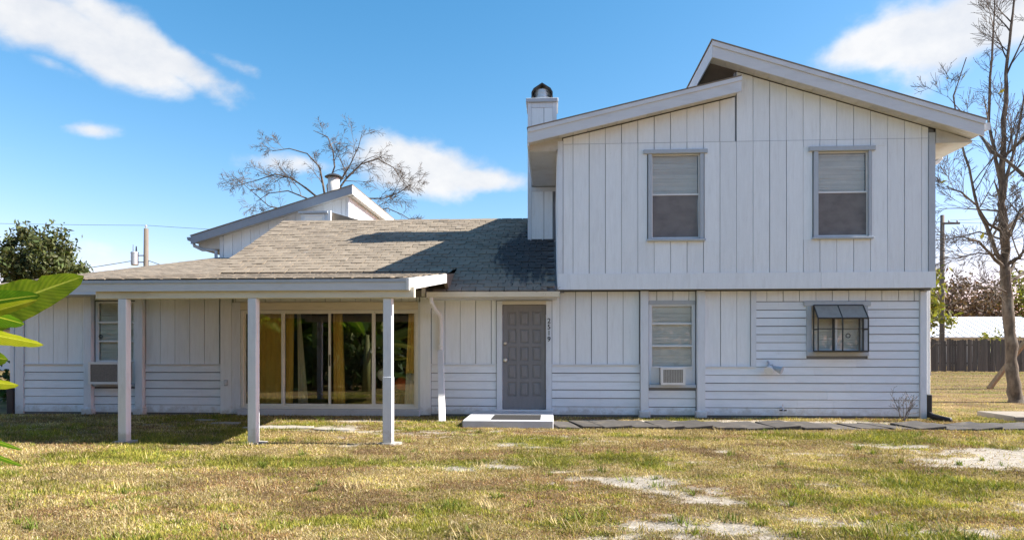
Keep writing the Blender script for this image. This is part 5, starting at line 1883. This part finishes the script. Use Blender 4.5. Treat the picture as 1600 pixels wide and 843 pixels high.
# yellowing small tree and brown winter trees beyond the yard
c = at(1452, 468, 22.0)
leafy_tree('small_tree', 'yellow-green small tree just right of the house corner beyond the fence line', (c.x, 22.0, 0), 2, (c.x, 22.0, c.z - 0.1), (1.35, 1.3, 1.5), 1500, 26, 'leaf_yellow', 0.13, 5, bark='bark_grey', trunk_r=0.07)
for i, (u, v, Y, rr_2, lab) in enumerate([(1490, 478, 58, 3.1, 'brown winter tree behind the white roof, nearest the house corner'), (1525, 470, 60, 3.6, 'tallest brown winter tree behind the middle of the white roof'),
                                          (1560, 482, 62, 3.0, 'brown winter tree seen behind the large leafless trunk'), (1592, 474, 61, 3.4, 'brown winter tree at the right edge beyond the fence'),
                                          (1462, 486, 57, 2.6, 'brown winter tree partly hidden by the house corner')]):
    c = at(u, v, Y)
    leafy_tree('winter_tree', lab, (c.x, Y, 0), 3, (c.x, Y, c.z - 0.4), (rr_2, rr_2, 3.0), 2600, 40, 'leaf_brown' if i != 3 else 'leaf_yellow', 0.20, 40 + i, 'winter trees beyond the fence', bark='bark', trunk_r=0.15, clump_r=0.3)
for i, (x_, y_, s_) in enumerate([(30.5, 31.0, 1.0), (27.2, 30.6, 0.7)]):
    leafy_tree('shrub', ['olive shrub poking over the grey fence at the right edge', 'small olive shrub poking over the grey fence by the pole'][i], (x_, y_, 0), 1, (x_, y_, 1.55 * s_ + 0.4), (1.1 * s_, 0.9, 1.0), 700, 16, 'leaf_yellow', 0.10, 70 + i, 'shrubs behind the fence', 'shrub', trunk_r=0.05)
leafy_tree('shrub', 'dark low shrub beyond the left corner of the house', (-13.2, 3.0, 0), 0.4, (-13.2, 3.0, 0.55), (0.8, 0.7, 0.6), 900, 18, 'leaf_hedge', 0.07, 81, None, 'shrub', trunk_r=0.05)

# leafless twiggy shrub against the clapboards
T = Twigs(5)
b0 = Vector((6.42, -0.42, -0.02))
e = empty('dry_shrub', b0)
tag(e, 'small leafless grey shrub against the clapboards near the right house corner', 'shrub')
for i in range(7):
    T.limb(b0, (T.r.uniform(-0.8, 0.8), T.r.uniform(-0.35, 0.2), 1.0), T.r.uniform(0.35, 0.6), 0.009, 1, 3, curl=0.3, kids=(3, 5), rmin=0.0028, shrink=0.5, first=0.3)
T.crown.build('stems', 'bark_grey', e)


# ---------------------------------------------------------------- banana plants
def banana_leaf(base, tip, hw, lat, bend, yel, parent, seed=0, fold=0.25, tears=3, sag=0.0, stalk=0.12):
    base, tip, lat, bend = Vector(base), Vector(tip), Vector(lat), Vector(bend)
    r = random.Random(seed)
    n, m = 28, 4
    ctrl = (base + tip) / 2 + bend
    vs, uv = [], []
    cut = {r.randint(7, n - 4): r.choice([-1, 1]) for _ in range(tears)}
    for i in range(n + 1):
        t = i / n
        p = base * (1 - t) ** 2 + ctrl * 2 * t * (1 - t) + tip * t * t
        d = ((ctrl - base) * (1 - t) + (tip - ctrl) * t).normalized()
        l_ = (lat - d * lat.dot(d)).normalized()
        nn = d.cross(l_)
        if t < stalk:
            w = 0.025
        else:
            q = (t - stalk) / (1 - stalk)
            w = hw * max(0.0, math.sin(math.pi * min(1, q ** 0.72)) ** 0.55) * (1.0 if q < 0.97 else 0.5) + 0.004
        for j in range(-m, m + 1):
            v = j / m
            ww = w * v
            if i in cut and cut[i] * v > 0.6:
                ww *= 0.72
            rip = 0.03 * hw * math.sin(i * 2.1 + seed) * abs(v)
            pt = p + l_ * ww + nn * (fold * abs(ww) + rip - sag * ww * ww / max(hw, 1e-3))
            vs.append(pt[:])
            uv.append((t, v, yel))
    k_ = 2 * m + 1
    fs = [(i * k_ + j, (i + 1) * k_ + j, (i + 1) * k_ + j + 1, i * k_ + j + 1) for i in range(n) for j in range(k_ - 1)]
    mb = MB()
    mb.v, mb.f = vs, fs
    me = mb.mesh('leaf')
    a = me.attributes.new('leaf_uv', 'FLOAT_VECTOR', 'POINT')
    a.data.foreach_set('vector', np.array(uv, np.float32).ravel())
    me.polygons.foreach_set('use_smooth', [True] * len(me.polygons))
    return link('leaf', me, 'banana_leaf', parent)


def stalk(p, h, parent, r=0.11):
    MB().tube([(p[0], p[1], -0.05), (p[0] + 0.03, p[1], h * 0.5), (p[0] + 0.05, p[1] + 0.03, h)], [r * 1.2, r, r * 0.55], 10).build('stalk', 'banana_stalk', parent, smooth=True)


YL = -7.5
bp = empty('banana_plant', (-5.75, -7.5, 0))
tag(bp, 'banana plant with bright yellow-green leaves reaching in at the left edge', 'plant', 'banana plants')
stalk((-5.75, -7.5), 1.75, bp)
sb_ = Vector((-5.72, -7.5, 1.6))
banana_leaf(at(-150, 545, YL), at(131, 431, YL + 0.15), 0.20, (-0.25, -0.62, 0.74), (0.0, 0, 0.06), 0.5, bp, 1, 0.12, 4)
banana_leaf(at(-150, 500, YL - 0.2), at(62, 461, YL - 0.1), 0.115, (0.05, -0.45, 0.9), (0, 0, 0.05), 0.02, bp, 2, 0.1, 1)
banana_leaf(at(-150, 520, YL - 0.25), at(58, 468, YL - 0.2), 0.06, (-0.3, -0.5, 0.8), (0, 0, -0.01), 0.95, bp, 3, 0.3, 0)  # yellow leaf stands for the sunlit underside of the dark leaf above
banana_leaf(at(-140, 480, YL - 0.1), at(38, 506, YL - 0.05), 0.13, (0.35, -0.5, 0.8), (0, 0, 0.08), 0.03, bp, 4, 0.1, 1)
banana_leaf(at(-150, 500, YL - 0.3), at(68, 538, YL - 0.3), 0.10, (-0.3, -0.6, 0.75), (0, 0, 0.02), 0.95, bp, 5, 0.2, 0)
banana_leaf(at(-130, 560, YL - 0.2), at(13, 561, YL - 0.2), 0.13, (0.1, -0.3, 0.95), (0, 0, 0.05), 0.3, bp, 6, 0.15, 1)
banana_leaf(at(-140, 590, YL - 0.3), at(29, 601, YL - 0.3), 0.09, (-0.3, -0.6, 0.75), (0, 0, 0.02), 0.9, bp, 7, 0.2, 0)
banana_leaf(at(-120, 670, YL - 0.2), at(34, 702, YL - 0.2), 0.05, (0.15, -0.6, 0.75), (0, 0, 0.06), 0.05, bp, 8, 0.1, 0)
banana_leaf(at(-130, 680, YL - 0.35), at(35, 727, YL - 0.35), 0.055, (0.2, -0.6, 0.75), (0, 0, 0.05), 0.05, bp, 9, 0.1, 0)
banana_leaf(sb_, sb_ + Vector((-1.3, 0.3, 0.9)), 0.26, (0.1, 1, 0.1), (0, 0, 0.5), 0.2, bp, 10)
banana_leaf(sb_, sb_ + Vector((-0.9, -1.1, 1.1)), 0.26, (0.9, -0.4, 0.1), (0, 0, 0.5), 0.2, bp, 11)
banana_leaf(sb_, sb_ + Vector((-0.7, 1.2, 1.0)), 0.26, (0.9, 0.4, 0.1), (0, 0, 0.5), 0.1, bp, 12)

# the rest of the clump, out of the frame but mirrored in the glass doors
places = [(-6.6, -8.7, 2.0), (-7.7, -8.3, 2.5), (-8.9, -8.8, 2.2), (-5.9, -9.9, 2.3), (-7.1, -10.0, 2.8), (-9.9, -9.4, 2.6), (-10.9, -8.6, 2.1)]
for i, (x_, y_, h_) in enumerate(places):
    e = empty('banana_plant', (x_, y_, 0))
    tag(e, 'tall banana plant mirrored in the dark glass of the sliding door', 'plant', 'banana plants mirrored in the glass')
    stalk((x_, y_), h_, e)
    r = random.Random(100 + i)
    for j in range(10):
        t = 2 * math.pi * (j / 10 + r.uniform(-0.04, 0.04))
        ln = r.uniform(1.1, 1.7)
        up_ = r.uniform(-0.6, 1.3)
        dv = Vector((math.cos(t), math.sin(t), 0))
        p0 = Vector((x_ + 0.05, y_ + 0.03, h_ - r.uniform(0.0, 0.7)))
        banana_leaf(p0, p0 + dv * ln + Vector((0, 0, up_)), r.uniform(0.18, 0.28), (-dv.y, dv.x, r.uniform(-0.3, 0.3)), (dv.x * 0.1, dv.y * 0.1, 0.55), r.uniform(0, 0.35), e, 200 + i * 20 + j, 0.2, 3, 0.5)

for i, (x_, y_, s_) in enumerate([(-6.4, -8.0, 0.75), (-7.9, -7.7, 0.85), (-9.5, -7.9, 0.9), (-11.2, -7.9, 0.9), (-5.6, -9.2, 0.8)]):
    leafy_tree('leafy_bush', 'large-leaved bush below the banana leaves mirrored in the sliding glass door', (x_, y_, 0), 1, (x_, y_, s_ * 1.05), (s_, s_ * 0.8, s_ * 0.95), 420, 26, 'leaf_hedge', 0.16, 360 + i, 'bushes mirrored in the glass', 'bush', trunk_r=0.05, clump_r=0.4)
for i, (x_, y_, s_) in enumerate([(-6.2, -13.2, 2.3), (-9.4, -12.2, 2.6), (-12.9, -12.8, 2.8), (-16.5, -12.4, 3.0), (-7.8, -16.2, 3.2), (-12.2, -17.0, 3.4), (-17.5, -17.5, 3.6)]):
    leafy_tree('hedge_tree', 'dense dark hedge tree mirrored behind banana leaves in the glass door', (x_, y_, 0), 2, (x_, y_, s_ * 1.05), (s_, s_, s_ * 1.15), 5200, 60, 'leaf_hedge', 0.24, 300 + i, 'hedge trees mirrored in the glass', clump_r=0.36)
for i, x_ in enumerate([-30, -20, -4, 8, 18, 29, 40]):
    leafy_tree('street_tree', 'broad tree across the street mirrored faintly in the window glass', (x_, -38 - (i % 3) * 3, 0), 3, (x_, -38 - (i % 3) * 3, 4.6), (5.2, 4.2, 3.8), 3000, 50, 'leaf_hedge', 0.42, 330 + i, 'street trees mirrored in the glass', clump_r=0.34)

# ================================================================== BEYOND THE YARD
YFE = 28.0
fence = empty('fence', (26.0, YFE, 0))
tag(fence, 'weathered dark grey board fence across the back of the yard', 'fence')
rf = random.Random(9)
fm = []
for k_ in range(4):
    mb = MB()
    h = 1.82 + 0.03 * k_
    mb.prism_y([(0, 0.02), (0.135, 0.02), (0.135, h - 0.04), (0.105, h), (0.03, h), (0, h - 0.04)], 0, 0.02)
    me = mb.mesh('board')
    me.materials.append(M['fence_wood'])
    fm.append(me)
for i in range(150):
    x_ = 15.0 + i * 0.146
    link('board', fm[rf.randrange(4)], 'fence_wood', fence, Matrix.Translation((x_, YFE + rf.uniform(-0.012, 0.012), rf.uniform(-0.03, 0.02))) @ Matrix.Rotation(rf.uniform(-0.012, 0.012), 4, 'Y'))
for z in (0.45, 1.5):
    MB().box(14.9, 37.2, YFE + 0.035, YFE + 0.075, z, z + 0.09).build('rail', 'fence_wood', fence)
for i in range(10):
    MB().box(15.0 + i * 2.4, 15.09 + i * 2.4, YFE + 0.076, YFE + 0.17, -0.1, 1.75).build('fence_post', 'fence_wood', fence)

nh = empty('neighbour_house', (35.0, 47.0, 0))
tag(nh, 'low house with a wide white roof showing above the back fence', 'house')
MB().box(22.5, 39.0, 43.0, 51.0, 0.0, 2.35).build('wall', 'stucco', nh)
mb = MB()
mb.prism_x([(42.4, 2.20), (51.6, 2.20), (51.6, 2.28), (47.0, 4.05), (42.4, 2.28)], 22.0, 39.6)
rfn = mb.build('roof', 'metal_roof_white', nh)
for i in range(30):
    x_ = 22.2 + i * 0.6
    MB().hexa([(x_, 42.38, 2.285), (x_ + 0.05, 42.38, 2.285), (x_ + 0.05, 46.95, 4.04), (x_, 46.95, 4.04)], [(x_, 42.38, 2.325), (x_ + 0.05, 42.38, 2.325), (x_ + 0.05, 46.95, 4.08), (x_, 46.95, 4.08)]).build('roof_seam', 'metal_roof_white', rfn)
c = at(1464, 503, 46.2)
MB().box(c.x - 0.55, c.x + 0.55, 45.9, 46.5, 3.75, 4.18).build('roof_vent', 'black_metal', rfn)
nl = empty('neighbour_house', (-40.0, 30.0, 0))
tag(nl, 'pale house just showing behind banana leaves left of the house', 'house')
MB().box(-48, -33.0, 27.0, 34.0, 0, 2.6).build('wall', 'paint_white', nl)
MB().prism_x([(26.3, 2.5), (34.7, 2.5), (34.7, 2.6), (30.5, 3.9), (26.3, 2.6)], -48.6, -32.4).build('roof', 'sheathing', nl)
MB().box(-36.2, -35.0, 26.94, 26.995, 0.9, 2.0).build('window', 'plaster_dark', nl)


# ---------------------------------------------------------------- power poles and lines
def power_pole(label, p, top, r):
    e = empty('power_pole', (p.x, p.y, 0))
    tag(e, label, 'power pole', 'power poles')
    MB().tube([(p.x, p.y, -0.2), (p.x, p.y, top * 0.5), (p.x + 0.02, p.y, top)], [r * 1.25, r * 1.1, r * 0.9], 10).build('pole', 'pole_wood', e, smooth=True)
    return e


P1 = at(228, 357, 27.0)
pl1 = power_pole('stub-topped wooden power pole with transformer behind the left roof', P1, P1.z, 0.15)
tc = at(212, 404, 27.0)
tcan = MB().lathe((tc.x, 26.9, tc.z - 0.42), [(0.18, 0.0), (0.22, 0.05), (0.22, 0.72), (0.24, 0.74), (0.20, 0.82), (0.06, 0.86)], 16).build('transformer', 'galvanised', pl1)
MB().tube([(tc.x + 0.10, 26.9, tc.z + 0.40), (tc.x + 0.10, 26.9, tc.z + 0.75)], [0.05, 0.03], 7).build('bushing', 'black_metal', tcan)
MB().tube([(tc.x - 0.1, 26.9, tc.z + 0.40), (tc.x - 0.1, 26.9, tc.z + 0.85)], [0.025, 0.02], 7).build('fuse', 'paint_white', tcan)
MB().box(tc.x, P1.x, 26.93, 27.0, tc.z - 0.25, tc.z - 0.18).build('bracket', 'galvanised', tcan)
MB().box(tc.x, P1.x, 26.93, 27.0, tc.z + 0.15, tc.z + 0.22).build('bracket', 'galvanised', tcan)
MB().lathe((P1.x, 27.0, P1.z), [(0.03, 0.0), (0.03, 0.10), (0.07, 0.11), (0.07, 0.17), (0.04, 0.22)], 10).build('insulator', 'galvanised', pl1)
P2 = at(1472, 336, 31.0)
pl2 = power_pole('slim dark wooden power pole standing between house corner and large leafless tree', P2, P2.z, 0.13)
MB().box(P2.x - 0.1, P2.x + 1.0, 30.84, 30.93, P2.z - 0.60, P2.z - 0.48).build('cross_arm', 'pole_wood', pl2)
for dx_ in (0.35, 0.85):
    MB().lathe((P2.x + dx_, 30.88, P2.z - 0.48), [(0.03, 0.0), (0.06, 0.05), (0.05, 0.14)], 8).build('insulator', 'galvanised', pl2)


def wire(label, a, b, sag, r=0.011):
    a, b = Vector(a), Vector(b)
    pts = []
    for i in range(25):
        t = i / 24
        p = a.lerp(b, t)
        p.z -= sag * 4 * t * (1 - t)
        pts.append(p)
    tag(MB().tube(pts, r, 4).build('power_line', 'wire', None), label, 'power line', 'power lines')


wire('thin power line running left from the transformer pole top', (P1.x, 27.0, P1.z + 0.2), at(-160, 345, 27.0), 0.05)
wire('thin power line running right from the transformer pole top behind the roofs', (P1.x, 27.0, P1.z + 0.2), (P2.x, 31.0, P2.z - 0.4), 0.9)
wire('lower cable sloping down left from the transformer', (tc.x - 0.2, 26.9, tc.z - 0.15), at(-100, 447, 27.0), 0.12, 0.02)
wire('short cable from transformer pole down to the roofs', (P1.x + 0.1, 27.0, tc.z - 0.1), at(330, 432, 27.0), 0.1, 0.02)
for i, (dz, y2, lab) in enumerate([(-0.35, 330, 'uppermost power line at right of the slim pole'), (-0.45, 352, 'second power line at right of the slim pole'), (-2.6, 422, 'lowest cable at right of the slim pole')]):
    wire(lab, (P2.x + 0.3 * (i < 2), 30.9, P2.z + dz), at(1720, y2 - 8, 31.0), 0.15)
